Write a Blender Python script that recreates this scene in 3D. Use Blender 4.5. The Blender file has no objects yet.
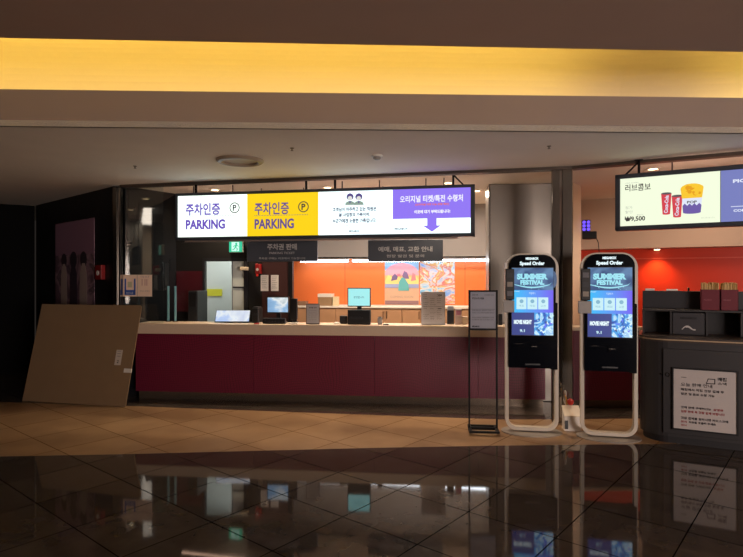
import bpy, bmesh, math, random
from mathutils import Vector, Matrix
random.seed(7)
PI = math.pi
sc = bpy.context.scene
COL = sc.collection
F = 560.0; CX = 371.5; CY = 278.5; EYE = 1.6
CEIL = 2.84

# ------------------------------------------------------------------ helpers
def lin(c):
    return tuple((v/12.92 if v <= .04045 else ((v+.055)/1.055)**2.4) for v in (c[0]/255, c[1]/255, c[2]/255)) + (1.0,)

def new_mat(name):
    m = bpy.data.materials.new(name); m.use_nodes = True
    return m, m.node_tree.nodes, m.node_tree.links, m.node_tree.nodes['Principled BSDF']

MATS = {}
def mat(name, rgb, rough=.6, metal=0., spec=.5, noise=0., nscale=40., bump=0., coat=0.):
    if name in MATS: return MATS[name]
    m, N, L, b = new_mat(name)
    b.inputs['Base Color'].default_value = lin(rgb)
    b.inputs['Roughness'].default_value = rough
    b.inputs['Metallic'].default_value = metal
    b.inputs['Specular IOR Level'].default_value = spec
    b.inputs['Coat Weight'].default_value = coat
    tc = N.new('ShaderNodeTexCoord')
    nz = N.new('ShaderNodeTexNoise'); nz.inputs['Scale'].default_value = nscale; nz.inputs['Detail'].default_value = 4
    L.new(tc.outputs['Object'], nz.inputs['Vector'])
    hv = N.new('ShaderNodeHueSaturation'); hv.inputs['Color'].default_value = lin(rgb)
    mr = N.new('ShaderNodeMapRange'); mr.inputs['To Min'].default_value = 1-noise-.02; mr.inputs['To Max'].default_value = 1+noise+.02
    L.new(nz.outputs['Fac'], mr.inputs['Value']); L.new(mr.outputs['Result'], hv.inputs['Value'])
    L.new(hv.outputs['Color'], b.inputs['Base Color'])
    if bump:
        bp = N.new('ShaderNodeBump'); bp.inputs['Strength'].default_value = bump; bp.inputs['Distance'].default_value = .004
        L.new(nz.outputs['Fac'], bp.inputs['Height']); L.new(bp.outputs['Normal'], b.inputs['Normal'])
    MATS[name] = m
    return m

def emit(name, rgb, s=1.0, base=(20, 20, 20)):
    if name in MATS: return MATS[name]
    m, N, L, b = new_mat(name)
    b.inputs['Base Color'].default_value = lin(base)
    b.inputs['Roughness'].default_value = .4
    b.inputs['Emission Color'].default_value = lin(rgb)
    b.inputs['Emission Strength'].default_value = s
    MATS[name] = m
    return m

class MB:
    """collects shapes in one bmesh, built as ONE mesh object"""
    def __init__(s): s.bm = bmesh.new(); s.mats = []
    def mi(s, m):
        if m not in s.mats: s.mats.append(m)
        return s.mats.index(m)
    def poly(s, pts, m, flip=False):
        vs = [s.bm.verts.new(p) for p in pts]
        if flip: vs.reverse()
        f = s.bm.faces.new(vs); f.material_index = s.mi(m); return f
    def merge(s, bm2, m, smooth=False):
        i = s.mi(m); mp = {}
        for v in bm2.verts: mp[v] = s.bm.verts.new(v.co)
        for f in bm2.faces:
            try:
                g = s.bm.faces.new([mp[v] for v in f.verts]); g.material_index = i; g.smooth = smooth
            except ValueError: pass
        bm2.free()
    def box(s, x0, x1, y0, y1, z0, z1, m, bev=0., seg=2):
        b = bmesh.new(); bmesh.ops.create_cube(b, size=1.0)
        for v in b.verts:
            v.co = Vector(((x0+x1)/2+v.co.x*(x1-x0), (y0+y1)/2+v.co.y*(y1-y0), (z0+z1)/2+v.co.z*(z1-z0)))
        if bev > 0:
            bev = min(bev, .45*min(abs(x1-x0), abs(y1-y0), abs(z1-z0)))
            bmesh.ops.bevel(b, geom=b.edges[:], offset=bev, segments=seg, profile=.5, affect='EDGES')
        s.merge(b, m, False); return s
    def prism(s, pts, axis, a0, a1, m, bev=0.):
        """pts = 2-D outline; axis 'y': pts are (x,z); axis 'z': pts are (x,y)"""
        b = bmesh.new()
        def P(p, a): return (p[0], a, p[1]) if axis == 'y' else ((p[0], p[1], a) if axis == 'z' else (a, p[0], p[1]))
        lo = [b.verts.new(P(p, a0)) for p in pts]; hi = [b.verts.new(P(p, a1)) for p in pts]
        n = len(pts)
        b.faces.new(lo); b.faces.new(list(reversed(hi)))
        for i in range(n): b.faces.new((lo[i], hi[i], hi[(i+1) % n], lo[(i+1) % n]))
        bmesh.ops.recalc_face_normals(b, faces=b.faces[:])
        if bev: bmesh.ops.bevel(b, geom=[e for e in b.edges if abs((e.verts[0].co-e.verts[1].co)[1 if axis == 'y' else 2]) < 1e-6], offset=bev, segments=2, profile=.5, affect='EDGES')
        s.merge(b, m); return s
    def ring(s, outer, inner, y0, y1, m):
        """frame between two outlines with the same number of points, in XZ, extruded along y"""
        b = bmesh.new(); n = len(outer)
        V = [[b.verts.new((p[0], y, p[1])) for p in o] for o in (outer, inner) for y in (y0, y1)]
        o0, o1, i0, i1 = V
        for k in range(n):
            j = (k+1) % n
            b.faces.new((o0[k], o0[j], i0[j], i0[k])); b.faces.new((o1[k], i1[k], i1[j], o1[j]))
            b.faces.new((o0[k], o1[k], o1[j], o0[j])); b.faces.new((i0[k], i0[j], i1[j], i1[k]))
        bmesh.ops.recalc_face_normals(b, faces=b.faces[:])
        s.merge(b, m); return s
    def tube(s, path, r, m, n=8):
        b = bmesh.new(); rings = []
        path = [Vector(p) for p in path]
        for i, p in enumerate(path):
            d = (path[min(i+1, len(path)-1)]-path[max(i-1, 0)]).normalized()
            up = Vector((0, 0, 1)) if abs(d.z) < .9 else Vector((1, 0, 0))
            a = d.cross(up).normalized(); c = d.cross(a).normalized()
            rings.append([b.verts.new(p+a*math.cos(2*PI*k/n)*r+c*math.sin(2*PI*k/n)*r) for k in range(n)])
        for i in range(len(rings)-1):
            for k in range(n): b.faces.new((rings[i][k], rings[i][(k+1) % n], rings[i+1][(k+1) % n], rings[i+1][k]))
        b.faces.new(rings[0]); b.faces.new(list(reversed(rings[-1])))
        bmesh.ops.recalc_face_normals(b, faces=b.faces[:])
        s.merge(b, m, True); return s
    def lathe(s, prof, m, c=(0, 0, 0), n=32, sx=1., sy=1.):
        b = bmesh.new(); rings = []
        for r, z in prof:
            rings.append([b.verts.new((c[0]+r*sx*math.cos(2*PI*k/n), c[1]+r*sy*math.sin(2*PI*k/n), c[2]+z)) for k in range(n)])
        for i in range(len(rings)-1):
            for k in range(n): b.faces.new((rings[i][k], rings[i][(k+1) % n], rings[i+1][(k+1) % n], rings[i+1][k]))
        if prof[0][0] > 1e-5: b.faces.new(list(reversed(rings[0])))
        if prof[-1][0] > 1e-5: b.faces.new(rings[-1])
        bmesh.ops.remove_doubles(b, verts=b.verts[:], dist=1e-5)
        bmesh.ops.recalc_face_normals(b, faces=b.faces[:])
        s.merge(b, m, False); return s
    def flat(s, x0, x1, z0, z1, y, m, th=.0015):
        return s.box(x0, x1, y-th, y, z0, z1, m)
    def shape(s, pts, y, m, th=.0015):
        return s.prism(pts, 'y', y-th, y, m)
    def disc(s, x, z, r, y, m, th=.0015, n=24, rz=None):
        rz = rz or r
        return s.shape([(x+r*math.cos(2*PI*k/n), z+rz*math.sin(2*PI*k/n)) for k in range(n)], y, m, th)
    def hoop(s, x, z, r, w, y, m, th=.0015, n=28):
        o = [(x+r*math.cos(2*PI*k/n), z+r*math.sin(2*PI*k/n)) for k in range(n)]
        i = [(x+(r-w)*math.cos(2*PI*k/n), z+(r-w)*math.sin(2*PI*k/n)) for k in range(n)]
        return s.ring(o, i, y-th, y, m)
    def text(s, string, x, z, h, y, m, width=None, align='CENTER', bold=0., th=.0015, rot=0.):
        """lettering in the XZ plane facing -y; h is the cap height, width fits the line"""
        me = text_mesh(string, bold)
        xs = [v.co.x for v in me.vertices]; ys = [v.co.y for v in me.vertices]
        if not xs: return s
        x0, x1, y0, y1 = min(xs), max(xs), min(ys), max(ys)
        kz = h/(y1-y0); kx = width/(x1-x0) if width else kz
        W = (x1-x0)*kx
        ox = {'CENTER': -W/2, 'LEFT': 0, 'RIGHT': -W}[align]
        i = s.mi(m); vs = []
        for v in me.vertices:
            a = ox+(v.co.x-x0)*kx; b_ = (v.co.y-(y0+y1)/2)*kz
            a, b_ = a*math.cos(rot)-b_*math.sin(rot), a*math.sin(rot)+b_*math.cos(rot)
            vs.append(s.bm.verts.new((x+a, y-th, z+b_)))
        for p in me.polygons:
            try: f = s.bm.faces.new([vs[k] for k in p.vertices]); f.material_index = i
            except ValueError: pass
        return s
    def build(s, name, parent=None, loc=None, rot=0.):
        me = bpy.data.meshes.new(name); s.bm.normal_update(); s.bm.to_mesh(me); s.bm.free()
        for m in s.mats: me.materials.append(m)
        o = bpy.data.objects.new(name, me); COL.objects.link(o)
        if parent: o.parent = parent
        if loc is not None: o.location = loc
        if rot: o.rotation_euler.z = math.radians(rot)
        return o

_TX = {}
def text_mesh(string, bold):
    key = (string, bold)
    if key not in _TX:
        cu = bpy.data.curves.new('lettering_curve', 'FONT'); cu.body = string; cu.resolution_u = 3; cu.offset = bold
        ob = bpy.data.objects.new('lettering_curve', cu)
        me = bpy.data.meshes.new_from_object(ob)
        bpy.data.objects.remove(ob); bpy.data.curves.remove(cu)
        _TX[key] = me
    return _TX[key]

def rrect(x0, x1, z0, z1, r, n=8, rb=None):
    """rounded outline, r top corners, rb bottom corners"""
    rb = r if rb is None else rb
    pts = []
    for cx, cz, a0, rr in ((x1-r, z1-r, 0, r), (x0+r, z1-r, 90, r), (x0+rb, z0+rb, 180, rb), (x1-rb, z0+rb, 270, rb)):
        for k in range(n+1):
            a = math.radians(a0+90*k/n); pts.append((cx+rr*math.cos(a), cz+rr*math.sin(a)))
    return pts

def tag(o, label=None, cat=None, group=None, kind=None):
    if label: o['label'] = label
    if cat: o['category'] = cat
    if group: o['group'] = group
    if kind: o['kind'] = kind
    return o
def thing(name, label, cat, loc=(0, 0, 0), rot=0., group=None):
    o = bpy.data.objects.new(name, None); o.empty_display_size = .1; COL.objects.link(o)
    o.location = loc; o.rotation_euler.z = math.radians(rot)
    return tag(o, label, cat, group)
def struct(o): o['kind'] = 'structure'; return o

class Line:
    """a vertical plane through (x,y) running at angle a (degrees) in plan"""
    def __init__(s, x, y, a):
        s.x, s.y, s.a = x, y, a; s.u = (math.cos(math.radians(a)), math.sin(math.radians(a))); s.n = (-s.u[1], s.u[0])
    def t(s, px, b=0.):
        k = (px-CX)/F
        return (k*(s.y+s.n[1]*b)-s.x-s.n[0]*b)/(s.u[0]-k*s.u[1])
    def pt(s, t, b=0., z=0.):
        return Vector((s.x+s.u[0]*t+s.n[0]*b, s.y+s.u[1]*t+s.n[1]*b, z))
    def at(s, px, b=0., z=0.): return s.pt(s.t(px, b), b, z)
    def tz(s, px, py, b=0.):
        t = s.t(px, b); Y = s.pt(t, b).y
        return t, EYE-(py-CY)*Y/F

# ------------------------------------------------------------------ materials
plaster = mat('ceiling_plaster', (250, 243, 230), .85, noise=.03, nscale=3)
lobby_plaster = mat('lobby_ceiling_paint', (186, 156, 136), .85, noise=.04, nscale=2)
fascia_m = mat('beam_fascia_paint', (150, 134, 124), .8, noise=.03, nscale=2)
cove_m = mat('cove_cream_paint', (240, 226, 196), .8)
black_gloss = mat('black_gloss_panel', (26, 28, 32), .045, spec=.7)
dark_wall = mat('dark_wall_paint', (14, 13, 13), .55)
dark_grey = mat('dark_grey_metal', (46, 46, 50), .4, .3)
black = mat('black_plastic', (14, 14, 16), .45)
black_satin = mat('black_powder_coat', (6, 6, 7), .5, spec=.2)
steel = mat('brushed_steel', (122, 117, 110), .22, 1., noise=.05, nscale=8)
steel_panel = mat('steel_cladding', (128, 122, 114), .3, .8, noise=.04, nscale=4)
chrome = mat('polished_steel', (170, 165, 160), .12, 1.)
rail_m = mat('header_rail_metal', (84, 74, 66), .4, .6)
bulk_m = mat('bulkhead_grey_paint', (160, 156, 152), .7)
bulk_r = mat('bulkhead_beige_paint', (196, 172, 150), .7)
orange = mat('orange_wall_laminate', (240, 124, 62), .45)
red_orange = mat('red_orange_wall_laminate', (206, 58, 32), .3)
maroon_wall = mat('maroon_wall_panel', (70, 18, 28), .4)
brown_board = mat('dark_brown_board', (66, 36, 34), .5)
white_wall = mat('white_wall_paint', (225, 226, 222), .7)
stone = mat('counter_stone', (206, 186, 162), .35, noise=.07, nscale=60)
white_powder = mat('white_powder_coat', (226, 220, 210), .35)
paper = mat('white_paper', (228, 224, 218), .8)
ink = mat('black_ink', (24, 24, 28), .8)
ink_grey = mat('grey_ink', (112, 112, 118), .8)
ink_red = mat('red_ink', (150, 30, 34), .8)
cabinet_m = mat('tan_cabinet_laminate', (176, 134, 98), .5, noise=.05, nscale=6)
cabinet_top = mat('pale_cabinet_top', (226, 216, 200), .5)
concession_m = mat('charcoal_laminate', (52, 50, 51), .42, noise=.03)
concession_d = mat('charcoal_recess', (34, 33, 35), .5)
straw_box = mat('maroon_card', (108, 24, 40), .55)
stick_m = mat('pale_wood_stick', (214, 178, 120), .7)
carton = mat('brown_carton', (146, 118, 86), .8, noise=.04, nscale=20)
bulb_cool = emit('cool_tube_light', (236, 244, 255), 13.)
bulb_warm = emit('warm_lamp', (255, 214, 160), 12.)

def glass_mat(name, tint=(245, 250, 250), alpha=.12, rough=.02):
    m, N, L, b = new_mat(name)
    out = N['Material Output']
    tr = N.new('ShaderNodeBsdfTransparent'); tr.inputs['Color'].default_value = lin(tint)
    gl = N.new('ShaderNodeBsdfGlossy'); gl.inputs['Roughness'].default_value = rough
    fr = N.new('ShaderNodeFresnel'); fr.inputs['IOR'].default_value = 1.5
    mx = N.new('ShaderNodeMixShader')
    L.new(fr.outputs[0], mx.inputs[0]); L.new(tr.outputs[0], mx.inputs[1]); L.new(gl.outputs[0], mx.inputs[2])
    L.new(mx.outputs[0], out.inputs['Surface'])
    return m
glass = glass_mat('clear_glass')
smoked = glass_mat('smoked_glass', (150, 150, 155))

def floor_mat(name, rgb, rgb2, rough, joint, spec=.5, nscale=6.):
    m, N, L, b = new_mat(name)
    geo = N.new('ShaderNodeNewGeometry')
    def dotf(v, off):
        d = N.new('ShaderNodeVectorMath'); d.operation = 'DOT_PRODUCT'; d.inputs[1].default_value = v
        L.new(geo.outputs['Position'], d.inputs[0])
        a = N.new('ShaderNodeMath'); a.operation = 'MULTIPLY_ADD'; a.inputs[1].default_value = 1/.61; a.inputs[2].default_value = off
        L.new(d.outputs['Value'], a.inputs[0])
        f = N.new('ShaderNodeMath'); f.operation = 'FRACT'; L.new(a.outputs[0], f.inputs[0])
        p = N.new('ShaderNodeMath'); p.operation = 'PINGPONG'; p.inputs[1].default_value = .5; L.new(f.outputs[0], p.inputs[0])
        fl = N.new('ShaderNodeMath'); fl.operation = 'FLOOR'; L.new(a.outputs[0], fl.inputs[0])
        return p, fl
    p1, f1 = dotf((.771, -.637, 0), 1.934/.61); p2, f2 = dotf((.637, .771, 0), -2.775/.61)
    mn = N.new('ShaderNodeMath'); mn.operation = 'MINIMUM'; L.new(p1.outputs[0], mn.inputs[0]); L.new(p2.outputs[0], mn.inputs[1])
    lt = N.new('ShaderNodeMath'); lt.operation = 'LESS_THAN'; lt.inputs[1].default_value = .0065; L.new(mn.outputs[0], lt.inputs[0])
    cmb = N.new('ShaderNodeCombineXYZ'); L.new(f1.outputs[0], cmb.inputs[0]); L.new(f2.outputs[0], cmb.inputs[1])
    wn = N.new('ShaderNodeTexWhiteNoise'); L.new(cmb.outputs[0], wn.inputs['Vector'])
    nz = N.new('ShaderNodeTexNoise'); nz.inputs['Scale'].default_value = nscale; nz.inputs['Detail'].default_value = 8
    L.new(geo.outputs['Position'], nz.inputs['Vector'])
    ad = N.new('ShaderNodeMath'); ad.operation = 'MULTIPLY_ADD'; ad.inputs[1].default_value = .35
    L.new(wn.outputs['Value'], ad.inputs[0]); L.new(nz.outputs['Fac'], ad.inputs[2])
    cr = N.new('ShaderNodeValToRGB'); cr.color_ramp.elements[0].position = .4; cr.color_ramp.elements[1].position = 1.
    cr.color_ramp.elements[0].color = lin(rgb); cr.color_ramp.elements[1].color = lin(rgb2)
    L.new(ad.outputs[0], cr.inputs[0])
    mx = N.new('ShaderNodeMix'); mx.data_type = 'RGBA'
    L.new(lt.outputs[0], mx.inputs[0]); L.new(cr.outputs[0], mx.inputs[6]); mx.inputs[7].default_value = lin(joint)
    L.new(mx.outputs[2], b.inputs['Base Color'])
    rr = N.new('ShaderNodeMapRange'); rr.inputs['To Min'].default_value = rough; rr.inputs['To Max'].default_value = .6
    L.new(lt.outputs[0], rr.inputs['Value']); L.new(rr.outputs['Result'], b.inputs['Roughness'])
    sp = N.new('ShaderNodeMapRange'); sp.inputs['To Min'].default_value = spec; sp.inputs['To Max'].default_value = 0
    L.new(lt.outputs[0], sp.inputs['Value']); L.new(sp.outputs['Result'], b.inputs['Specular IOR Level'])
    return m
granite = floor_mat('dark_granite_tiles', (62, 54, 49), (84, 75, 68), .045, (8, 7, 7), .5)
beige_floor = floor_mat('beige_marble_tiles', (142, 112, 80), (170, 138, 102), .3, (104, 78, 50), .35, 3.)

def net_mat():
    """maroon laminate with an embossed wavy net"""
    m, N, L, b = new_mat('maroon_net_laminate')
    tc = N.new('ShaderNodeTexCoord')
    nz = N.new('ShaderNodeTexNoise'); nz.inputs['Scale'].default_value = 1.3; nz.inputs['Detail'].default_value = 1
    L.new(tc.outputs['Object'], nz.inputs['Vector'])
    sub = N.new('ShaderNodeVectorMath'); sub.operation = 'MULTIPLY_ADD'; sub.inputs[1].default_value = (.34, 0, .34)
    L.new(nz.outputs['Color'], sub.inputs[0]); L.new(tc.outputs['Object'], sub.inputs[2])
    sp = N.new('ShaderNodeSeparateXYZ'); L.new(sub.outputs[0], sp.inputs[0])
    def lines(o):
        a = N.new('ShaderNodeMath'); a.operation = 'MULTIPLY'; a.inputs[1].default_value = 36.
        L.new(o, a.inputs[0])
        p = N.new('ShaderNodeMath'); p.operation = 'PINGPONG'; p.inputs[1].default_value = .5; L.new(a.outputs[0], p.inputs[0])
        r = N.new('ShaderNodeMapRange'); r.inputs['From Min'].default_value = .0; r.inputs['From Max'].default_value = .14
        r.inputs['To Min'].default_value = 1; r.inputs['To Max'].default_value = 0
        L.new(p.outputs[0], r.inputs['Value']); return r
    a, c = lines(sp.outputs[0]), lines(sp.outputs[2])
    mxm = N.new('ShaderNodeMath'); mxm.operation = 'MAXIMUM'; L.new(a.outputs[0], mxm.inputs[0]); L.new(c.outputs[0], mxm.inputs[1])
    mx = N.new('ShaderNodeMix'); mx.data_type = 'RGBA'
    mx.inputs[6].default_value = lin((110, 27, 52)); mx.inputs[7].default_value = lin((70, 15, 32))
    L.new(mxm.outputs[0], mx.inputs[0]); L.new(mx.outputs[2], b.inputs['Base Color'])
    bp = N.new('ShaderNodeBump'); bp.inputs['Strength'].default_value = .22; bp.inputs['Distance'].default_value = .004; bp.invert = True
    L.new(mxm.outputs[0], bp.inputs['Height']); L.new(bp.outputs['Normal'], b.inputs['Normal'])
    b.inputs['Roughness'].default_value = .38
    return m
maroon_net = net_mat()

def art_mat(name, stops, scale, strength=0., base_rough=.5, distort=1.5, detail=3., seed=0.):
    """printed or lit abstract picture made from warped noise"""
    m, N, L, b = new_mat(name)
    tc = N.new('ShaderNodeTexCoord')
    mp = N.new('ShaderNodeMapping'); mp.inputs['Location'].default_value = (seed, seed*.7, seed*1.3)
    L.new(tc.outputs['Object'], mp.inputs['Vector'])
    nz = N.new('ShaderNodeTexNoise'); nz.inputs['Scale'].default_value = scale; nz.inputs['Detail'].default_value = detail; nz.inputs['Distortion'].default_value = distort
    L.new(mp.outputs[0], nz.inputs['Vector'])
    cr = N.new('ShaderNodeValToRGB'); e = cr.color_ramp.elements
    while len(e) < len(stops): e.new(.5)
    for k, (p, c) in enumerate(stops): e[k].position = p; e[k].color = lin(c)
    L.new(nz.outputs['Fac'], cr.inputs[0])
    if strength:
        b.inputs['Base Color'].default_value = (.01, .01, .01, 1)
        L.new(cr.outputs[0], b.inputs['Emission Color']); b.inputs['Emission Strength'].default_value = strength
    else: L.new(cr.outputs[0], b.inputs['Base Color'])
    b.inputs['Roughness'].default_value = base_rough
    return m

def ramp_emit(name, c0, c1, axis, lo, hi, s=1.):
    """lit screen picture that runs from one colour to another along a local axis"""
    m, N, L, b = new_mat(name)
    tc = N.new('ShaderNodeTexCoord'); sp = N.new('ShaderNodeSeparateXYZ'); L.new(tc.outputs['Object'], sp.inputs[0])
    mr = N.new('ShaderNodeMapRange'); mr.inputs['From Min'].default_value = lo; mr.inputs['From Max'].default_value = hi
    L.new(sp.outputs[axis], mr.inputs['Value'])
    cr = N.new('ShaderNodeValToRGB'); cr.color_ramp.elements[0].color = lin(c0); cr.color_ramp.elements[1].color = lin(c1)
    L.new(mr.outputs[0], cr.inputs[0]); L.new(cr.outputs[0], b.inputs['Emission Color'])
    b.inputs['Emission Strength'].default_value = s; b.inputs['Base Color'].default_value = (.01, .01, .01, 1)
    return m

# ------------------------------------------------------------------ camera / render settings
cam = bpy.data.cameras.new('camera'); cam.sensor_width = 36; cam.lens = F/743*36
co = bpy.data.objects.new('camera', cam); COL.objects.link(co)
co.location = (0, 0, EYE); co.rotation_euler = (PI/2, 0, 0); cam.clip_start = .05
sc.camera = co
sc.view_settings.view_transform = 'Standard'; sc.view_settings.look = 'None'
sc.view_settings.exposure = 0; sc.view_settings.gamma = 1; sc.view_settings.use_curve_mapping = False
sc.cycles.use_denoising = True
sc.cycles.max_bounces = 10; sc.cycles.diffuse_bounces = 5; sc.cycles.glossy_bounces = 5; sc.cycles.transparent_max_bounces = 12
sc.cycles.sample_clamp_indirect = 6
w = bpy.data.worlds.new('world'); sc.world = w; w.use_nodes = True
w.node_tree.nodes['Background'].inputs['Color'].default_value = (.9, .75, .65, 1); w.node_tree.nodes['Background'].inputs['Strength'].default_value = .02

def area(name, loc, sx, sy, power, rgb, rot=(0, 0, 0)):
    l = bpy.data.lights.new(name, 'AREA'); l.shape = 'RECTANGLE'; l.size = sx; l.size_y = sy; l.energy = power; l.color = lin(rgb)[:3]
    o = bpy.data.objects.new(name, l); COL.objects.link(o); o.location = loc; o.rotation_euler = rot; return o
def spot(name, loc, power, rgb, deg=100, blend=.6, r=.04, rot=(0, 0, 0)):
    l = bpy.data.lights.new(name, 'SPOT'); l.energy = power; l.color = lin(rgb)[:3]; l.spot_size = math.radians(deg); l.spot_blend = blend; l.shadow_soft_size = r
    o = bpy.data.objects.new(name, l); COL.objects.link(o); o.location = loc; o.rotation_euler = rot; return o

# ------------------------------------------------------------------ key plan lines
COUNTER = Line(-3.248, 7.44, -5.9)
HEADER = Line(-3.33, 7.40, -12.6)
SIGN = Line(-2.526, 7.2, -10.94)
RSIGN = Line(2.574, 5.92, -30.3)
CONC = Line(2.72, 5.52, -26.6)
BACK = Line(1.72, 9.3, -8.54)
DARKW = Line(-2.83, 8.2, -8.54)
RBACK = Line(3.33, 8.85, -27)

# ------------------------------------------------------------------ the setting
b = MB()
edge = [(-9, 4.6), (-4.41, 4.97), (-2.25, 5.1), (0, 5.29), (1.18, 5.36), (2.6, 5.41), (9, 5.5)]
poly = [(-9, -6)] + [(9, -6)] + list(reversed(edge))
b.poly([(x, y, 0) for x, y in poly], granite)
edge2 = [(-9, 7.9), (-4.8, 7.25), (-3.07, 7.03), (-.61, 6.66), (1.457, 6.36), (2.2, 6.36), (2.97, 6.4), (9, 6.6)]
b.poly([(x, y, 0) for x, y in edge] + [(x, y, 0) for x, y in reversed(edge2)], beige_floor)
b.poly([(x, y, 0) for x, y in edge2] + [(9, 12, 0), (-9, 12, 0)], granite)
struct(b.build('floor'))

def ln(a, s, x): return a+s*x
XL, XR = -9., 9.
# lobby ceiling, its raised light cove and the beam lip
b = MB()
n0 = lambda x: 3.692+.0452*x
l0 = lambda x: 4.66+.0356*x
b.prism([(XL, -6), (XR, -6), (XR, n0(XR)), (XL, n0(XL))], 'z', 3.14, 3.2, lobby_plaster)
struct(b.build('ceiling'))
b = MB()
KX = 2.35      # the cove turns here
prof = [(.55, 2.9), (.55, 3.35)] + [(.55-.30*(1-math.cos(math.radians(a))), 3.35+.30*math.sin(math.radians(a))) for a in range(10, 91, 10)]
def cove_seg(xa, xb, fa, fb):
    P0 = [(xa, l0(xa)+fa+d-.55, z) for d, z in prof]; P1 = [(xb, l0(xb)+fb+d-.55, z) for d, z in prof]
    for k in range(len(prof)-1):
        b.poly([P0[k], P1[k], P1[k+1], P0[k+1]], cove_m)
    b.poly([P0[-1], P1[-1], (xb, n0(xb), 3.66), (xa, n0(xa), 3.66)], cove_m)
cove_seg(XL, KX, .55, .55); cove_seg(KX, 4.2, .55, .25); cove_seg(4.2, XR, .25, .25)
b.poly([(XL, n0(XL), 3.2), (XR, n0(XR), 3.2), (XR, n0(XR), 3.66), (XL, n0(XL), 3.66)], cove_m)
struct(b.build('ceiling'))
b = MB()
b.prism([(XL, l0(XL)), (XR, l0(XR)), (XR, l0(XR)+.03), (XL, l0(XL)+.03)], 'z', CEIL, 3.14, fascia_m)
b.prism([(XL, l0(XL)+.03), (XR, l0(XR)+.03), (XR, l0(XR)+.6), (XL, l0(XL)+.6)], 'z', 2.9, 2.93, cove_m)
struct(b.build('trim_1'))
# soffit over the counters (lobby side) and the ceiling of the ticket office
b = MB()
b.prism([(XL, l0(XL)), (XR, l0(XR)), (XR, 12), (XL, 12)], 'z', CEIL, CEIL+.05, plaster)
struct(b.build('ceiling'))
# LED strip inside the cove
led = emit('cove_led_strip', (255, 224, 116), 9.5)
def led_seg(xa, xb, f, label):
    b = MB()
    b.prism([(xa, l0(xa)+f), (xb, l0(xb)+f), (xb, l0(xb)+f+.05), (xa, l0(xa)+f+.05)], 'z', 2.931, 2.975, led)
    return tag(b.build('light_strip'), label, 'light', 'strip lights in the ceiling cove')
led_seg(-7.4, 1.95, .3, 'long warm yellow strip light hidden in the ceiling cove')
led_seg(3.1, 7.9, .08, 'warm yellow strip light in the cove past its bend at right')

# header rail of the roller shutter: two runs
def run(name, P, Q, z0, z1, th, m):
    d = Vector((Q[0]-P[0], Q[1]-P[1], 0)); n = Vector((-d.y, d.x, 0)).normalized()*th
    b = MB(); b.prism([(P[0], P[1]), (Q[0], Q[1]), (Q[0]+n.x, Q[1]+n.y), (P[0]+n.x, P[1]+n.y)], 'z', z0, z1, m)
    return struct(b.build(name))
HP = HEADER.at(552); HQ = HEADER.at(572)
H0 = HEADER.pt(0)
run('trim_2', (H0.x, H0.y), (HQ.x, HQ.y), CEIL-.035, CEIL-.001, .1, rail_m)
RH = Line(HQ.x, HQ.y, -27)
RE = RH.at(800)
run('trim_3', (HQ.x, HQ.y), (RE.x, RE.y), CEIL-.035, CEIL-.001, .1, rail_m)
# steel posts
def post(name, L, p0, p1, p2):
    b = MB()
    t0, t1, t2 = L.t(p0), L.t(p1), L.t(p2)
    g = .014
    b.box(t0, t1-g, 0, .11, 0, CEIL-.036, steel, .004)
    b.box(t1-g, t1+g, .03, .09, 0, CEIL-.036, chrome)
    b.box(t1+g, t2, 0, .11, 0, CEIL-.036, steel, .004)
    return struct(b.build(name, loc=(L.x, L.y, 0), rot=L.a))
post('trim_4', HEADER, 552, 561, 572.5)
LP = Line(-3.415, 7.40, 0)
b = MB(); b.box(0, .06, 0, .1, 0, CEIL-.036, steel, .004); b.box(.06, .075, .03, .08, 0, CEIL-.036, chrome); b.box(.075, .1, .01, .1, 0, CEIL-.036, chrome, .003)
struct(b.build('trim_5', loc=(-3.425, 7.40, 0)))

# clad column behind the right end of the counter
CL = Line(1.545, 7.36, -5.9)
b = MB()
b.box(0, .85, 0, .45, 0, CEIL, steel_panel, .01)
b.box(-.004, .02, -.004, .02, 0, CEIL, steel)
struct(b.build('wall_center', loc=(CL.x, CL.y, 0), rot=CL.a))

# left outer walls (unlit passage)
def wallq(name, pts, z0, z1, m, th=.1):
    """wall along a plan polyline, thickness away from the camera side (left-hand normal)"""
    b = MB()
    for (P, Q) in zip(pts[:-1], pts[1:]):
        d = Vector((Q[0]-P[0], Q[1]-P[1], 0)); n = Vector((-d.y, d.x, 0)).normalized()*th
        b.prism([P, Q, (Q[0]+n.x, Q[1]+n.y), (P[0]+n.x, P[1]+n.y)], 'z', z0, z1, m)
    return struct(b.build(name))
wallq('wall_left', [(-7.5, -6), (-7.5, 8.6), (-5.75, 9.55)], 0, 3.6, mat('passage_wall_black', (5, 5, 5), .7, spec=.1))
wallq('wall_left', [(-5.69, 9.5), (-3.47, 7.53)], 0, CEIL, dark_wall, .06)
wallq('wall_rear', [(8.9, -6), (-7.5, -6)], 0, 3.6, dark_wall)
wallq('wall_right', [(8.0, 9), (8.0, -6)], 0, 3.6, dark_wall)
# ticket office: gloss black left wall and back wall with a doorway
wallq('wall_office', [(-3.31, 7.52), (-2.86, 8.2)], 0, CEIL, black_gloss, .08)
D = DARKW
td0, td1 = D.t(205), D.t(245.5); dtop = D.tz(225, 260)[1]
tend = D.t(293)
b = MB()
b.box(-.1, td0, 0, .04, 0, CEIL, dark_wall); b.box(td1, tend, 0, .04, 0, CEIL, dark_wall); b.box(td0, td1, 0, .04, dtop, CEIL, dark_wall)
b.box(D.t(289), tend+.0, -.03, 0, 0, CEIL, black)
struct(b.build('wall_back', loc=(D.x, D.y, 0), rot=D.a))
q0, q1 = D.pt(tend), D.pt(tend-.12, .1)
b = MB(); b.prism([(q0.x-.001, q0.y), (-1.39, 9.75), (-1.52, 9.75), (q1.x, q1.y)], 'z', 0, CEIL, dark_wall)
struct(b.build('wall_return'))
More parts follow.
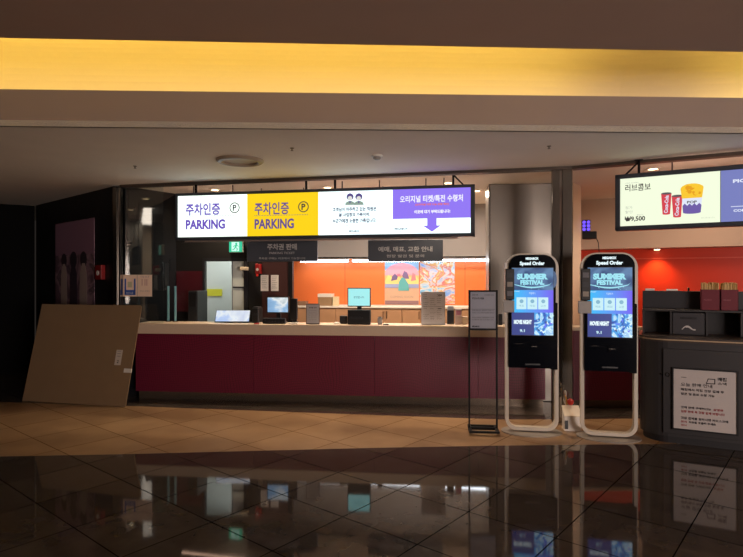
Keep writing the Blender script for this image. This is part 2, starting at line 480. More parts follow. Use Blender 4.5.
# door frame and the bright room beyond it
b = MB()
b.box(td0-.03, td0+.006, -.02, .045, 0, dtop+.02, dark_grey); b.box(td1-.02, td1+.03, -.02, .045, 0, dtop+.02, dark_grey); b.box(td0-.03, td1+.03, -.02, .045, dtop-.02, dtop+.03, dark_grey)
dr = struct(b.build('door_1', loc=(D.x, D.y, 0), rot=D.a))
# frosted glazed leaf, part of the doorway
frost = mat('pale_glazed_leaf', (206, 216, 212), .4)
b = MB(); tm = D.t(231.5)
b.box(td1-.02-(td1-tm), td1-.025, .05, .08, 0, dtop-.02, frost)
b.box(tm, td1-.025, .04, .05, D.tz(238, 288)[1], D.tz(238, 286.6)[1], dark_grey)
b.box(tm-.008, tm, .045, .085, 0, dtop-.02, ink_grey)
b.build('leaf', dr)
b = MB()
b.box(td1-.05, td1+.06, -.09, -.02, D.tz(240, 270.5)[1], D.tz(240, 267)[1], mat('beige_closer', (212, 196, 168), .5), .008)
b.build('door_closer', dr)
rz = math.radians(D.a)
b = MB()
x0, x1 = td0-.75, td1+.2
b.box(x0, x1, 1.3, 1.38, 0, 2.5, white_wall); b.box(x0-.06, x0, .045, 1.38, 0, 2.5, white_wall); b.box(x1, x1+.06, .045, 1.38, 0, 2.5, white_wall); b.box(x0, x1, .045, 1.38, 2.5, 2.56, white_wall)
struct(b.build('wall_room', loc=(D.x, D.y, 0), rot=D.a))
pc = D.pt((x0+x1)/2, .7, 2.4)
area('room_lamp', pc, 1.0, .6, 13, (240, 250, 246))
yl = mat('yellow_sheet', (228, 218, 60), .6)
q0, q1 = D.tz(206.5, 296, 1.29), D.tz(222, 289, 1.29)
b = MB(); b.box(q0[0], q1[0], 1.28, 1.295, q0[1], q1[1], yl)
tag(b.build('wall_sign', loc=(D.x, D.y, 0), rot=D.a), 'yellow strip sign on the white wall seen through the doorway', 'sign')

# recessed orange back wall with grey bulkhead
B = BACK
tb0, tb1 = -4.6, 1.6
zb = 1.95
b = MB(); b.box(tb0, tb1, 0, .5, zb, CEIL, bulk_m); b.box(tb0, tb1, -.006, 0, zb, zb+.02, steel)
struct(b.build('wall_back', loc=(B.x, B.y, 0), rot=B.a))
b = MB(); b.box(tb0, tb1, .3, .38, 0, zb, orange)
for px in (345, 465): b.box(B.t(px, .3)-.003, B.t(px, .3)+.003, .297, .3, 1.1, zb, mat('orange_joint', (150, 60, 30), .6))  # thin darker strips at the panel joints
struct(b.build('wall_back', loc=(B.x, B.y, 0), rot=B.a))
# middle return wall between the two counters, right back wall
b = MB(); b.prism([(2.609, 7.25), (2.806, 7.5), (3.15, 9.0), (2.65, 9.2), (2.56, 7.8)], 'z', 0, CEIL, mat('return_wall_cream', (238, 216, 190), .6))
struct(b.build('wall_middle'))
R = RBACK
tr0, tr1 = -.6, 4.0
zr = 2.06
b = MB(); b.box(tr0, tr1, 0, .5, zr, CEIL, bulk_r)
struct(b.build('wall_right_back', loc=(R.x, R.y, 0), rot=R.a))
b = MB(); b.box(tr0, tr1, .35, .43, 0, zr, red_orange)
zj = R.tz(690, 258, .35)[1]
b.box(tr0, tr1, .335, .35, zj-.008, zj+.008, mat('pale_red_line', (222, 96, 74), .3))  # thin lighter line across the wall
struct(b.build('wall_right_back', loc=(R.x, R.y, 0), rot=R.a))

# ------------------------------------------------------------------ lights of the place and added fill
DL = {}
def downlight(px, py, label, power, z=CEIL):
    Y = (z-EYE)*F/(CY-py); x = (px-CX)*Y/F
    t = thing('downlight', label, 'ceiling light', (x, Y, z), 0, 'recessed downlights of the ticket office')
    if 'ring' not in DL:
        b = MB(); b.lathe([(.075, -.001), (.075, -.008), (.055, -.012), (.052, -.004), (.052, -.001)], white_powder, n=24); DL['ring'] = b.build('trim_ring', t)
        b = MB(); b.lathe([(.001, -.006), (.05, -.006), (.05, -.001)], bulb_warm, n=20); DL['lens'] = b.build('lens', t)
    else:
        for k in ('ring', 'lens'):
            o = DL[k].copy(); COL.objects.link(o); o.parent = t
    spot('downlight_beam', (x, Y, z-.02), power, (255, 226, 190), 140, .8)
downlight(215, 189.5, 'round downlight in the office ceiling above the left white sign panel', 90)
downlight(327.5, 187, 'round downlight in the office ceiling above the middle of the long sign', 90)
downlight(448, 182.6, 'round downlight in the office ceiling above the purple sign panel', 90)
downlight(653, 168.5, 'round downlight in the ceiling above the popcorn combo sign', 40)

def downlight_at(x, y, label, power):
    py = CY-(CEIL-EYE)*F/y; downlight(CX+x*F/y, py, label, power)
downlight_at(-.77, 8.22, 'round downlight deep in the office, mirrored in the black side wall, nearer one', 40)
downlight_at(1.48, 7.89, 'round downlight deep in the office, mirrored in the black side wall, farther one', 40)

def tube_lamp(px0, px1, label):
    t0, t1 = B.t(px0, .08), B.t(px1, .08)
    p = B.pt((t0+t1)/2, .08, zb-.045)
    t = thing('fluorescent_lamp', label, 'light', p, B.a, 'tube lamps under the bulkhead')
    w_ = (t1-t0)/2
    b = MB(); b.box(-w_, w_, -.03, .03, .022, .042, white_powder); b.build('housing', t)
    b = MB(); b.tube([(-w_+.01, 0, 0), (w_-.01, 0, 0)], .018, bulb_cool, 10); b.build('tube', t)
tube_lamp(300, 349, 'white tube lamp under the bulkhead, left above the boxes')
tube_lamp(352, 420, 'white tube lamp under the bulkhead, behind the hanging dark sign')
tube_lamp(424, 489, 'white tube lamp under the bulkhead, nearest the steel column')
p = B.pt(B.t(400, -1.45), -1.45, CEIL-.03)
area('office_fill_light', p, 3.2, .5, 95, (255, 232, 214))  # unseen fill light added to brighten the office
p = R.at(657, .2, zr-.02)
t = thing('spot_lamp', 'small downlight glowing on the red-orange wall behind the shelf', 'light', p, R.a)
b = MB(); b.lathe([(.05, .0), (.05, .018)], white_powder, n=20); b.build('housing', t)
b = MB(); b.lathe([(.001, -.004), (.04, -.004), (.04, 0)], bulb_warm, n=20); b.build('lens', t)
spot('spot_lamp_beam', p-Vector((0, 0, .03)), 40, (255, 190, 110), 110, 1.)
p = R.pt(1.5, -1.0, CEIL-.02)
area('concession_fill_light', p, 1.4, .3, 16, (255, 214, 180))  # unseen fill light added over the concession, no fitting
# added unseen fill light behind the camera, shaped as a shop front
b = MB(); b.box(3.4, 7.6, -5.93, -5.9, .1, 2.7, emit('rear_fill_glow', (255, 214, 184), .9))
for x in (3.4, 4.8, 6.2, 7.6): b.box(x-.04, x+.04, -5.95, -5.86, 0, 2.8, dark_grey)
struct(b.build('rear_fill_front'))
area('rear_fill_light', (5.5, -5.8, 1.4), 4.1, 2.2, 600, (255, 236, 228), (PI/2, 0, 0))

# ------------------------------------------------------------------ soffit fittings
def ceil_pt(px, py, z=CEIL):
    Y = (z-EYE)*F/(CY-py); return Vector(((px-CX)*Y/F, Y, z))
t = thing('ceiling_speaker', 'large round ceiling fitting with a raised rim on the soffit', 'ceiling fitting', ceil_pt(240, 160))
b = MB(); b.lathe([(.245, -.001), (.245, -.012), (.225, -.03), (.195, -.032), (.18, -.018), (.178, -.001)], mat('fitting_rim', (150, 132, 112), .4), n=40); b.build('rim', t)
b = MB(); b.lathe([(.001, -.008), (.178, -.006), (.178, -.001)], mat('fitting_grille', (196, 182, 160), .6, noise=.1, nscale=300), n=40); b.build('grille', t)
t = thing('smoke_detector', 'small round smoke detector on the soffit', 'smoke detector', ceil_pt(377, 155))
b = MB(); b.lathe([(.055, -.001), (.055, -.018), (.045, -.02)], white_powder, n=24); b.build('base', t)
b = MB(); b.lathe([(.04, -.02), (.038, -.038), (.025, -.046), (.001, -.048)], mat('detector_grey', (150, 146, 140), .5), n=24); b.build('sensor', t)
for px, py, lab in ((292, 148, 'tiny sprinkler head on the soffit between the round fitting and smoke detector'), (135, 166, 'tiny sprinkler head on the soffit at far left'), (549, 146, 'tiny sprinkler head on the soffit above the steel column')):
    b = MB(); b.lathe([(.02, .002), (.02, -.004), (.006, -.006), (.006, -.022), (.014, -.024), (.014, -.026), (.001, -.027)], mat('sprinkler_brass', (120, 104, 84), .4, .6), n=14)
    tag(b.build('sprinkler_head', loc=ceil_pt(px, py)), lab, 'sprinkler', 'sprinkler heads')

# ------------------------------------------------------------------ long illuminated sign
def hangers(parent, xs, zt, brace=None):
    for x in xs:
        b = MB(); b.box(x-.012, x+.012, .04, .064, zt-.01, CEIL-.002, black_satin); b.box(x-.04, x+.04, .02, .09, CEIL-.008, CEIL-.002, black_satin)
        if brace and x == brace[0]:
            b.tube([(x, .052, CEIL-.02), (x+brace[1], .052, zt)], .01, black_satin, 6)
        b.build('hanger', parent)
S = SIGN
W_ = emit('sign_white', (236, 250, 240), 1.6); Yl = emit('sign_yellow', (255, 214, 24), 1.0); Wc = emit('sign_cool_white', (232, 250, 252), 1.6)
Pu = emit('sign_purple', (146, 120, 246), 1.0); VT = emit('sign_violet_lettering', (122, 94, 206), .85); VD = emit('sign_dark_violet_lettering', (120, 96, 168), .7)
GT = emit('sign_grey_lettering', (92, 98, 126), .8); GL = emit('sign_pale_grey_lettering', (120, 130, 138), .7); KT = emit('sign_dark_lettering', (84, 84, 88), .5)
RT = emit('sign_red_lettering', (240, 120, 110), .9); HR = emit('sign_hair_purple', (104, 88, 160), .7)
L_ = S.t(475)
ZT, ZB = 2.694, 2.09
sign_frame = mat('sign_frame_metal', (54, 60, 68), .4)
sg = thing('illuminated_sign', 'long illuminated sign of four panels hung above the ticket counter', 'sign', (S.x, S.y, 0), S.a)
b = MB()
b.box(0, L_, .0, .12, ZT-.035, ZT, sign_frame, .006); b.box(0, L_, 0, .12, ZB, ZB+.04, sign_frame, .006)
b.box(0, .03, 0, .12, ZB, ZT, sign_frame, .006); b.box(L_-.05, L_, 0, .12, ZB, ZT, sign_frame, .006); b.box(.02, L_-.02, .06, .115, ZB+.02, ZT-.02, black)
b.build('frame', sg)
b = MB(); b.box(.1, L_-.2, .06, .09, ZB-.02, ZB-.003, mat('sign_lip_metal', (170, 150, 140), .35, .4)); b.build('bottom_rail', sg)
tz = S.tz
pz0, pz1 = ZB+.04, ZT-.035
def panel(parent, xa, xb, fill, label):
    b = MB(); b.box(xa, xb, .02, .055, pz0, pz1, fill)
    o = b.build('panel', parent); o['label'] = label; return o
bx = [.03, S.t(246.5), S.t(318), S.t(392.5), L_-.05]
FY = .018
for k, fill, txt, lab in ((0, W_, VT, 'white panel reading PARKING'), (1, Yl, VD, 'yellow panel reading PARKING')):
    po = panel(sg, bx[k], bx[k+1]-.006, fill, lab)
    xo = (185, 254)[k]; dx = (0, 1)[k]
    b = MB()
    A, z = tz(xo, 209.5-k*.8); A2, _ = tz(xo+34.5, 209)
    b.text('주차인증', A, z, .155, FY, txt, A2-A, 'LEFT', .03 if k == 0 else .022)
    A, z = tz(xo, 224.6-k*.6); A2, _ = tz(xo+39.5, 224)
    b.text('PARKING', A, z, .125, FY, txt, A2-A, 'LEFT', .045 if k == 0 else .035)
    A, z = tz(xo, 216.2-k*.6); A2, _ = tz(xo+54, 216)
    n = 34
    for i in range(n): b.flat(A+(A2-A)*i/n, A+(A2-A)*(i+.5)/n, z-.004, z+.004, FY, GT)
    b.build('lettering', po)
    b = MB(); A, z = tz(xo+49, 207.6-k)
    b.hoop(A, z, .068, .012, FY, KT); b.text('P', A, z, .078, FY, KT, None, 'CENTER', .03)
    b.build('parking_symbol', po)
po = panel(sg, bx[2], bx[3]-.006, Wc, 'white notice panel with two small heads')
b = MB()
for s_, py, wpx, h in (('고객님이 마주하고 있는 직원은', 209.0, 44, .052), ('본 사업장의 가족이며,', 214.6, 31, .052), ('누군가에겐 소중한 가족입니다.', 220.5, 44, .054)):
    A, z = tz(354, py); A0 = tz(354-wpx/2, py)[0]; A1 = tz(354+wpx/2, py)[0]
    b.text(s_, A, z, h, FY, GT, A1-A0, 'CENTER', .04)
for py, wpx in ((225.3, 43), (227.3, 28)):
    A, z = tz(354, py); A0 = tz(354-wpx/2, py)[0]; A1 = tz(354+wpx/2, py)[0]
    b.text('고객응대근로자 보호를 위하여 폭언을 삼가해 주시기 바랍니다', A, z, .016, FY, GL, A1-A0)
A, z = tz(354, 231); b.text('MEGABOX', A, z, .026, FY, GT, .13, 'CENTER', .03)
b.build('lettering', po)
b = MB()
for px in (349.7, 358.5):
    A, z = tz(px, 197.2)
    b.disc(A, z+.006, .044, FY, HR); b.disc(A, z-.012, .028, FY-.002, emit('sign_face_tint', (226, 226, 222), 1.0))
    A, z = tz(px, 203.0)
    b.shape([(A-.062, z-.022), (A+.062, z-.022), (A+.055, z+.006), (A+.024, z+.026), (A-.024, z+.026), (A-.055, z+.006)], FY, emit('sign_shirt', (150, 172, 160), .9))
    b.shape([(A-.014, z+.026), (A+.014, z+.026), (A, z-.006)], FY-.002, HR)
b.build('head_icons', po)
po = panel(sg, bx[3], bx[4], Wc, 'white and purple panel with a down arrow')
b = MB()
zsp = tz(431, 218.2)[1]
b.box(bx[3], bx[4], .014, .0195, zsp, pz1, Pu)
A = tz(431.8, 225)[0]; zb_ = tz(431.8, 231.6)[1]; zm = tz(431.8, 225.4)[1]
b.shape([(A-.055, zsp), (A-.055, zm), (A-.105, zm), (A, zb_), (A+.105, zm), (A+.055, zm), (A+.055, zsp)], .0195, Pu, .0055)
b.build('purple_field', po)
b = MB(); WT = emit('sign_bright_lettering', (250, 250, 255), 1.05)
def wt(s_, pxc, py, wpx, h, m, bold):
    A, z = tz(pxc, py); A0 = tz(pxc-wpx/2, py)[0]; A1 = tz(pxc+wpx/2, py)[0]
    b.text(s_, A, z, h, .0135, m, A1-A0, 'CENTER', bold)
wt('오리지널 티켓/특전 수령처', 431, 198.4, 63, .082, WT, .02)
wt('(오리지널 티켓 또는 관람 특전)', 432, 204.3, 34, .028, RT, .05)
wt('이곳에 대기 부탁드립니다!', 432, 211.4, 36, .042, WT, .04)
A, z = tz(401, 228.6); b.text('MEGABOX', A, z, .026, FY, GT, .16, 'CENTER', .03)
A, z = tz(401, 231); b.text('ORIGINAL TICKET', A, z, .014, FY, GL, .18)
b.build('lettering', po)
hangers(sg, [S.t(194), S.t(305), S.t(334), S.t(453)], ZT, (S.t(453), .12))
# warm lamp bars hung just behind the long sign's lower edge, plus an added unseen one at right
def lamp_bar(LN, t0, t1, lab, zl=2.106):
    p = LN.pt((t0+t1)/2, .35, zl); h_ = (t1-t0)/2
    t = thing('lamp_bar', lab, 'light', p, LN.a, 'lamp bars behind the long sign')
    b = MB(); b.box(-h_, h_, -.03, .03, .0, .03, dark_grey); b.box(-h_, h_, -.034, -.03, -.012, .03, dark_grey); b.box(-h_, h_, .03, .034, -.012, .03, dark_grey); b.build('housing', t)
    for x in (-h_*.6, h_*.6):
        b = MB(); b.box(x-.006, x+.006, -.006, .006, .03, CEIL-zl+.001, dark_grey); b.build('hanger_rod', t)
    b = MB(); b.box(-h_+.01, h_-.01, -.02, .02, -.004, .0, emit('lamp_bar_diffuser', (255, 206, 176), 6.)); b.build('diffuser', t)
    b = MB(); b.box(-h_+.01, h_-.01, -.02, .02, .03, .034, emit('added_uplight_glow', (255, 206, 180), 14.)); b.build('added_uplight', t)  # upward glow added to brighten the ceiling above
for p0, p1, lab in ((181, 246, 'slim warm lamp bar under the PARKING panels, lit from below'), (330, 392, 'slim warm lamp bar behind the white notice panel of the long sign'), (420, 450, 'slim warm lamp bar under the purple sign panel')):
    lamp_bar(S, S.t(p0, .35), S.t(p1, .35), lab)
lamp_bar(RSIGN, .25, 1.6, 'added unseen lamp bar brightening the ceiling behind the popcorn combo sign', 2.3)  # unseen bar added to brighten the ceiling at right

# ------------------------------------------------------------------ right illuminated menu sign
S2 = RSIGN; tz2 = S2.tz
L2 = 1.95
sg2 = thing('illuminated_sign', 'illuminated menu sign with two red cups and popcorn bucket, above the grey counter', 'sign', (S2.x, S2.y, 0), S2.a)
b = MB()
ZB2 = 2.105
b.box(0, L2, 0, .12, ZT-.045, ZT, sign_frame, .006); b.box(0, L2, 0, .12, ZB2, ZB2+.045, sign_frame, .006); b.box(0, .05, 0, .12, ZB2, ZT, sign_frame, .006); b.box(L2-.05, L2, 0, .12, ZB2, ZT, sign_frame, .006); b.box(.02, L2-.02, .06, .115, ZB2+.02, ZT-.02, black)
b.build('frame', sg2)
pz0, pz1 = ZB2+.045, ZT-.045
Cr = emit('menu_cream', (234, 242, 214), 1.12); Bl = emit('menu_blue', (126, 134, 200), .9); Mdark = emit('menu_dark_lettering', (86, 80, 78), .5); Mgr = emit('menu_grey_lettering', (190, 194, 180), .9)
MW = emit('menu_white_lettering', (226, 232, 250), 1.); Rd = emit('menu_red', (224, 72, 84), .9); Lid = emit('menu_lid', (120, 110, 116), .6); Yp = emit('menu_popcorn', (250, 200, 50), 1.); Yd = emit('menu_popcorn_shade', (232, 160, 30), 1.); Bp = emit('menu_bucket_purple', (122, 102, 184), .8)
xs_ = S2.t(721)
po = panel(sg2, .05, xs_-.006, Cr, 'cream panel with cups and popcorn')
b = MB()
A, z = tz2(625, 188); A1 = tz2(650.5, 188)[0]; b.text('러브콤보', A, z, .075, FY, Mdark, A1-A, 'LEFT', .012)
A, z = tz2(625, 183.2); b.text('LOVE COMBO', A, z, .012, FY, Mgr, .13, 'LEFT')
A, z = tz2(625, 207.8); b.text('정가', A, z, .032, FY, Mgr, .07, 'LEFT'); A, z = tz2(625, 212.0); b.text('할인', A, z, .03, FY, Mgr, .07, 'LEFT')
A, z = tz2(643, 214.5); b.text('콤보가', A, z, .018, FY, Mgr, .06, 'RIGHT')
A, z = tz2(624.5, 219.3); A1 = tz2(645, 219)[0]; b.text('₩9,500', A, z, .058, FY, Mdark, A1-A, 'LEFT', .03)
A, z = tz2(708, 217.5); b.text('이미지는 실제와 다를 수 있습니다', A, z, .012, FY, Mgr, .12)
b.build('lettering', po)
b = MB()
for (pa, ya, pb, yb) in ((661, 193.6, 671.5, 213.5), (671.6, 196, 682.5, 216.3)):
    A, za = tz2(pa, ya); A1, zb2 = tz2(pb, yb); m_ = (A+A1)/2; hw = (A1-A)/2
    b.shape([(m_-hw*.72, zb2), (m_+hw*.72, zb2), (m_+hw, za), (m_-hw, za)], FY, Rd)
    b.disc(m_, za, hw, FY-.002, Lid, rz=.011)
    b.disc(m_, zb2, hw*.72, FY, Rd, rz=.008)
    b.text('Coca-Cola', m_, (za+zb2)/2-.005, hw*.75, FY-.002, MW, (za-zb2)*.86, 'CENTER', .03, rot=PI/2-.05)
b.build('drink_cups', po)
b = MB()
A, za = tz2(681, 198.5); A1, zb2 = tz2(703, 211.6); m_ = (A+A1)/2; hw = (A1-A)/2
zt2 = tz2(692, 183.2)[1]
b.shape([(m_-hw*.82, zb2), (m_+hw*.8, zb2), (m_+hw*.92, za), (m_-hw*.92, za)], FY, MW)
zz = zb2+(za-zb2)*.55
b.shape([(m_-hw*.82, zb2), (m_+hw*.8, zb2), (m_+hw*.87, zz-.01)] + [(m_+hw*(.87-1.74*i/8), zz+(.012 if i % 2 else -.012)) for i in range(1, 8)] + [(m_-hw*.87, zz-.01)], FY-.002, Bp)
b.disc(m_, zb2, hw*.81, FY-.001, Bp, rz=.014)
b.shape([(m_-hw*.92, za), (m_+hw*.92, za), (m_+hw*1.05, zt2-.05), (m_-hw*1.05, zt2-.05)], FY-.003, Yp); b.disc(m_, zt2-.05, hw*1.05, FY-.003, Yp, rz=.05)
rnd = random.Random(3)
for i in range(26):
    a = rnd.uniform(-1, 1); b.disc(m_+a*hw*.92, zt2-.07+rnd.uniform(-.05, .055)*(1-a*a*.5), rnd.uniform(.012, .024), FY-.004-.0002*i, Yd if i % 3 == 0 else Yp, n=9)
b.text('POP', m_, zb2+(za-zb2)*.72, .026, FY-.0045, Mdark, hw*.9, 'CENTER', .03)
b.build('popcorn_bucket', po)
po = panel(sg2, xs_, L2-.05, Bl, 'blue panel with white lettering')
b = MB()
A, z = tz2(733, 181); b.text('PICK UP', A, z, .034, FY, MW, .26, 'LEFT', .04)
A, z = tz2(731, 206.5); b.flat(A, A+.5, z-.003, z+.003, FY, MW)
A, z = tz2(733.5, 210.5); b.text('COMBO MENU', A, z, .024, FY, MW, .3, 'LEFT', .04)
b.build('lettering', po)
hangers(sg2, [S2.t(638.5), 1.5], ZT, (S2.t(638.5), -.13))

# ------------------------------------------------------------------ ticket counter
C = COUNTER
cn = thing('ticket_counter', 'long ticket counter with maroon net-patterned front and stone top', 'counter', (C.x, C.y, 0), C.a)
c0, c1 = .11, 5.42
b = MB(); b.box(c0, c1, 0, .4, .87, 1.005, stone, .006); b.build('worktop', cn)
cuts = [c0, 1.72, 3.3, 4.6, c1]
for xa, xb in zip(cuts[:-1], cuts[1:]):
    b = MB(); b.box(xa+.002, xb-.002, .02, .05, .105, .87, maroon_net); b.build('front_panel', cn)
b = MB(); b.box(c0, c1, .05, .38, .1, .87, dark_grey); b.build('carcass', cn)
b = MB(); b.box(c0+.02, c1-.02, .07, .36, 0, .1, mat('plinth_steel', (138, 124, 110), .25, .8, noise=.08, nscale=3)); b.build('plinth', cn)
# short maroon counter to the right of the steel post
c2 = thing('side_counter', 'short maroon counter behind the right self-order kiosk', 'counter', (2.47, 6.86, 0), 0)
b = MB(); b.box(0, .9, 0, .34, .96, 1.005, stone, .005); b.build('worktop', c2)
b = MB(); b.box(.01, .89, .02, .05, .105, .96, maroon_net); b.build('front_panel', c2)
b = MB(); b.box(.01, .89, .05, .33, .1, .96, dark_grey); b.build('carcass', c2)
b = MB(); b.box(.02, .88, .08, .32, 0, .1, MATS['plinth_steel']); b.build('plinth', c2)

# back cabinets under the posters
k0, k1 = B.t(297, -.25), B.t(497, -.25)
cuts = [B.t(p, -.25) for p in (297, 335.5, 368, 402, 440, 470, 497)]
zc = B.tz(400, 306.5, -.25)[1]
b = MB(); b.box(k0-.02, k1+.02, -.27, .29, zc-.03, zc, cabinet_top, .004)
wt_o = tag(b.build('cabinet_worktop', loc=(B.x, B.y, 0), rot=B.a), 'long pale worktop running along the orange wall', 'worktop')
labs = ['tan low cabinet below the stacked boxes at the orange wall', 'tan low cabinet behind the cyan monitor', 'tan low cabinet left of the posters', 'tan low cabinet directly under the left poster', 'tan low cabinet under the right poster', 'tan low cabinet nearest the steel column']
for (xa, xb), lab in zip(zip(cuts[:-1], cuts[1:]), labs):
    cb = thing('base_cabinet', lab, 'cabinet', B.pt((xa+xb)/2, 0, 0), B.a, 'low cabinets along the orange wall')
    h_ = (xb-xa)/2
    b = MB(); b.box(-h_+.002, h_-.002, -.23, .28, 0, zc-.031, cabinet_m); b.build('body', cb)
    for s_ in (-1, 1):
        b = MB(); b.box(min(0, s_*h_)+.004, max(0, s_*h_)-.004, -.25, -.231, .1, zc-.04, cabinet_m, .003); d_ = b.build('door', cb)
        b = MB(); b.box(-.03*s_-.005, -.03*s_+.005, -.262, -.25, zc-.2, zc-.08, steel); b.build('handle', d_)

# ------------------------------------------------------------------ things on the back wall
def poster(L, off, pxa, pxb, pya, pyb, m, name, label, cat, extra=None, frame=None, group=None):
    A, za = L.tz(pxa, pya, off); A1, zb2 = L.tz(pxb, pyb, off)
    t = thing(name, label, cat, L.pt((A+A1)/2, off, zb2), L.a, group)
    hw = (A1-A)/2; h = za-zb2
    if frame:
        b = MB(); b.ring([(-hw, 0), (hw, 0), (hw, h), (-hw, h)], [(-hw+.012, .012), (hw-.012, .012), (hw-.012, h-.012), (-hw+.012, h-.012)], -.018, -.002, frame); b.build('frame', t)
    b = MB(); b.box(-hw+.004, hw-.004, -.01, -.002, .004, h-.004, m); s_ = b.build('sheet', t)
    if extra:
        b = MB(); extra(b, hw, h); b.build('picture', s_)
    return t
def c_(n, rgb, r=.6): return mat(n, rgb, r)
def art_left(b, hw, h):
    y = -.0105
    b.flat(-hw+.01, hw-.01, h*.72, h-.01, y, c_('poster_sky', (150, 190, 232)))
    b.flat(-hw+.01, hw-.01, h*.42, h*.72, y, c_('poster_dawn', (246, 190, 120)))
    n = 20
    b.shape([(-hw+.01, h*.62)] + [(hw*.97*math.cos(PI-PI*k/n), h*.64+h*.24*math.sin(PI*k/n)) for k in range(n+1)] + [(hw-.01, h*.62)], y-.002, c_('poster_pink', (240, 160, 172)))
    b.shape([(-hw+.01, h*.42)] + [(-hw+.01+(2*hw-.02)*k/10, h*(.5+.14*abs(math.sin(k*1.9)))) for k in range(11)] + [(hw-.01, h*.42)], y-.004, c_('poster_hills', (244, 214, 130)))
    b.flat(-hw+.01, hw-.01, h*.36, h*.44, y-.005, c_('poster_water', (152, 164, 204)))
    b.flat(-hw+.01, hw-.01, .01, h*.36, y, c_('poster_sand', (206, 170, 140)))
    for x0, z0, pts, q in ((-.62, .5, ((0, 0), (.34, .03), (.4, .1), (.22, .16), (.06, .1)), (112, 96, 136)), (.02, .55, ((0, .06), (.1, 0), (.42, .0), (.3, .13), (.12, .17)), (120, 100, 140)), (.52, .5, ((0, 0), (.3, .02), (.26, .14), (.1, .18)), (204, 130, 136)), (-.3, .6, ((0, 0), (.26, .0), (.2, .06), (.05, .05)), (226, 122, 140))):
        b.shape([(hw*(x0+p), h*(z0+r)) for p, r in pts], y-.007, c_('poster_rock%s' % x0, q))
    b.shape([(-.2*hw, h*.3), (.42*hw, h*.3), (.38*hw, h*.44), (.18*hw, h*.56), (0, h*.58), (-.16*hw, h*.48)], y-.009, c_('poster_teal', (96, 176, 176)))
    b.flat(-hw+.01, hw-.01, .01, h*.09, y-.003, c_('poster_band', (140, 108, 110)))
    b.text('COMING SOON', 0, h*.17, .035, y-.004, c_('poster_text', (170, 140, 128)), hw*1.3)
poster(B, .3, 384.5, 419.3, 257.5, 305, c_('poster_base', (206, 170, 140)), 'movie_poster', 'landscape poster with pink hill and teal rock on the orange wall', 'poster', art_left, group=None)
swirl = art_mat('poster_swirl', [(0, (60, 140, 220)), (.36, (110, 190, 236)), (.44, (206, 216, 226)), (.5, (220, 180, 100)), (.55, (206, 104, 118)), (.6, (214, 204, 200)), (.68, (120, 170, 236)), (1, (150, 110, 190))], 3.6, distort=2.2, seed=2.)
poster(B, .3, 419.8, 455, 257.5, 304, swirl, 'movie_poster', 'bright multicoloured swirl poster on the orange wall, right of the landscape one', 'poster')
# dark wall: brown board with two papers, red cabinet, exit sign
t0, z0 = D.tz(262.5, 318); t1, z1 = D.tz(288.5, 262)
b = MB(); b.box(t0, t1, -.02, -.001, 1.0, z1, brown_board)
tag(b.build('wall_board', loc=(D.x, D.y, 0), rot=D.a), 'dark brown wall board behind the ticket monitor', 'board')
for pa, pb, lab in ((260.8, 268.5, 'white paper sheet on the brown board, left one'), (271, 278.6, 'white paper sheet on the brown board, right one')):
    t0, z0 = D.tz(pa, 291, -.02); t1, z1 = D.tz(pb, 275, -.02)
    b = MB(); b.box(t0, t1, -.024, -.0205, z0, z1, paper)
    for i in range(7): b.flat(t0+.015, t1-.02-.01*(i % 3), z1-.03-i*.026, z1-.026-i*.026, -.024, ink_grey, .0006)
    tag(b.build('paper_sheet', loc=(D.x, D.y, 0), rot=D.a), lab, 'paper', 'papers on the brown board')
t0, z0 = D.tz(257.6, 287); t1, z1 = D.tz(262, 264)
b = MB(); b.box(t0, t1, -.1, -.001, z0+.19, z1, mat('alarm_red', (150, 26, 26), .4), .006); b.disc((t0+t1)/2, z1-.08, .02, -.1, white_powder, .004); b.disc((t0+t1)/2, z1-.16, .018, -.1, bulb_warm if False else mat('alarm_lens', (220, 60, 50), .2), .008)
tag(b.build('fire_alarm_box', loc=(D.x, D.y, 0), rot=D.a), 'small red fire alarm box on the dark wall right of the doorway', 'alarm box')
# green exit sign over the doorway
t0, z0 = D.tz(229.3, 252, -.05); t1, z1 = D.tz(242.2, 241.3, -.05)
gr = emit('exit_green', (40, 196, 150), 1.1); ew = emit('exit_white', (206, 250, 232), 1.1)
ex = thing('exit_sign', 'small green exit sign with a white running figure over the doorway', 'sign', D.pt((t0+t1)/2, -.05, z0), D.a)
hw, h = (t1-t0)/2, z1-z0
b = MB(); b.box(-hw-.004, hw+.004, 0, .048, -.004, h+.004, white_powder, .004); b.build('housing', ex)
b = MB(); b.box(-hw, hw, -.006, 0, 0, h, gr); fc = b.build('face', ex)
b = MB(); y = -.0065
b.flat(-hw*.62, hw*.55, .01, h-.01, y, ew)
b.disc(.012, h*.76, .016, y-.002, gr)
b.shape([(-.004, h*.66), (.022, h*.68), (.012, h*.4), (-.014, h*.4)], y-.002, gr)
b.shape([(-.012, h*.42), (.004, h*.4), (-.024, h*.2), (-.05, h*.16), (-.05, h*.22), (-.03, h*.26)], y-.002, gr)
b.shape([(.0, h*.44), (.014, h*.42), (.036, h*.3), (.026, h*.1), (.014, h*.1), (.02, h*.28)], y-.002, gr)
b.shape([(.016, h*.66), (.02, h*.58), (.045, h*.5), (.048, h*.55)], y-.002, gr)
b.shape([(.0, h*.66), (-.03, h*.56), (-.034, h*.46), (-.026, h*.46), (-.022, h*.53), (.0, h*.58)], y-.002, gr)
b.build('pictogram', fc)
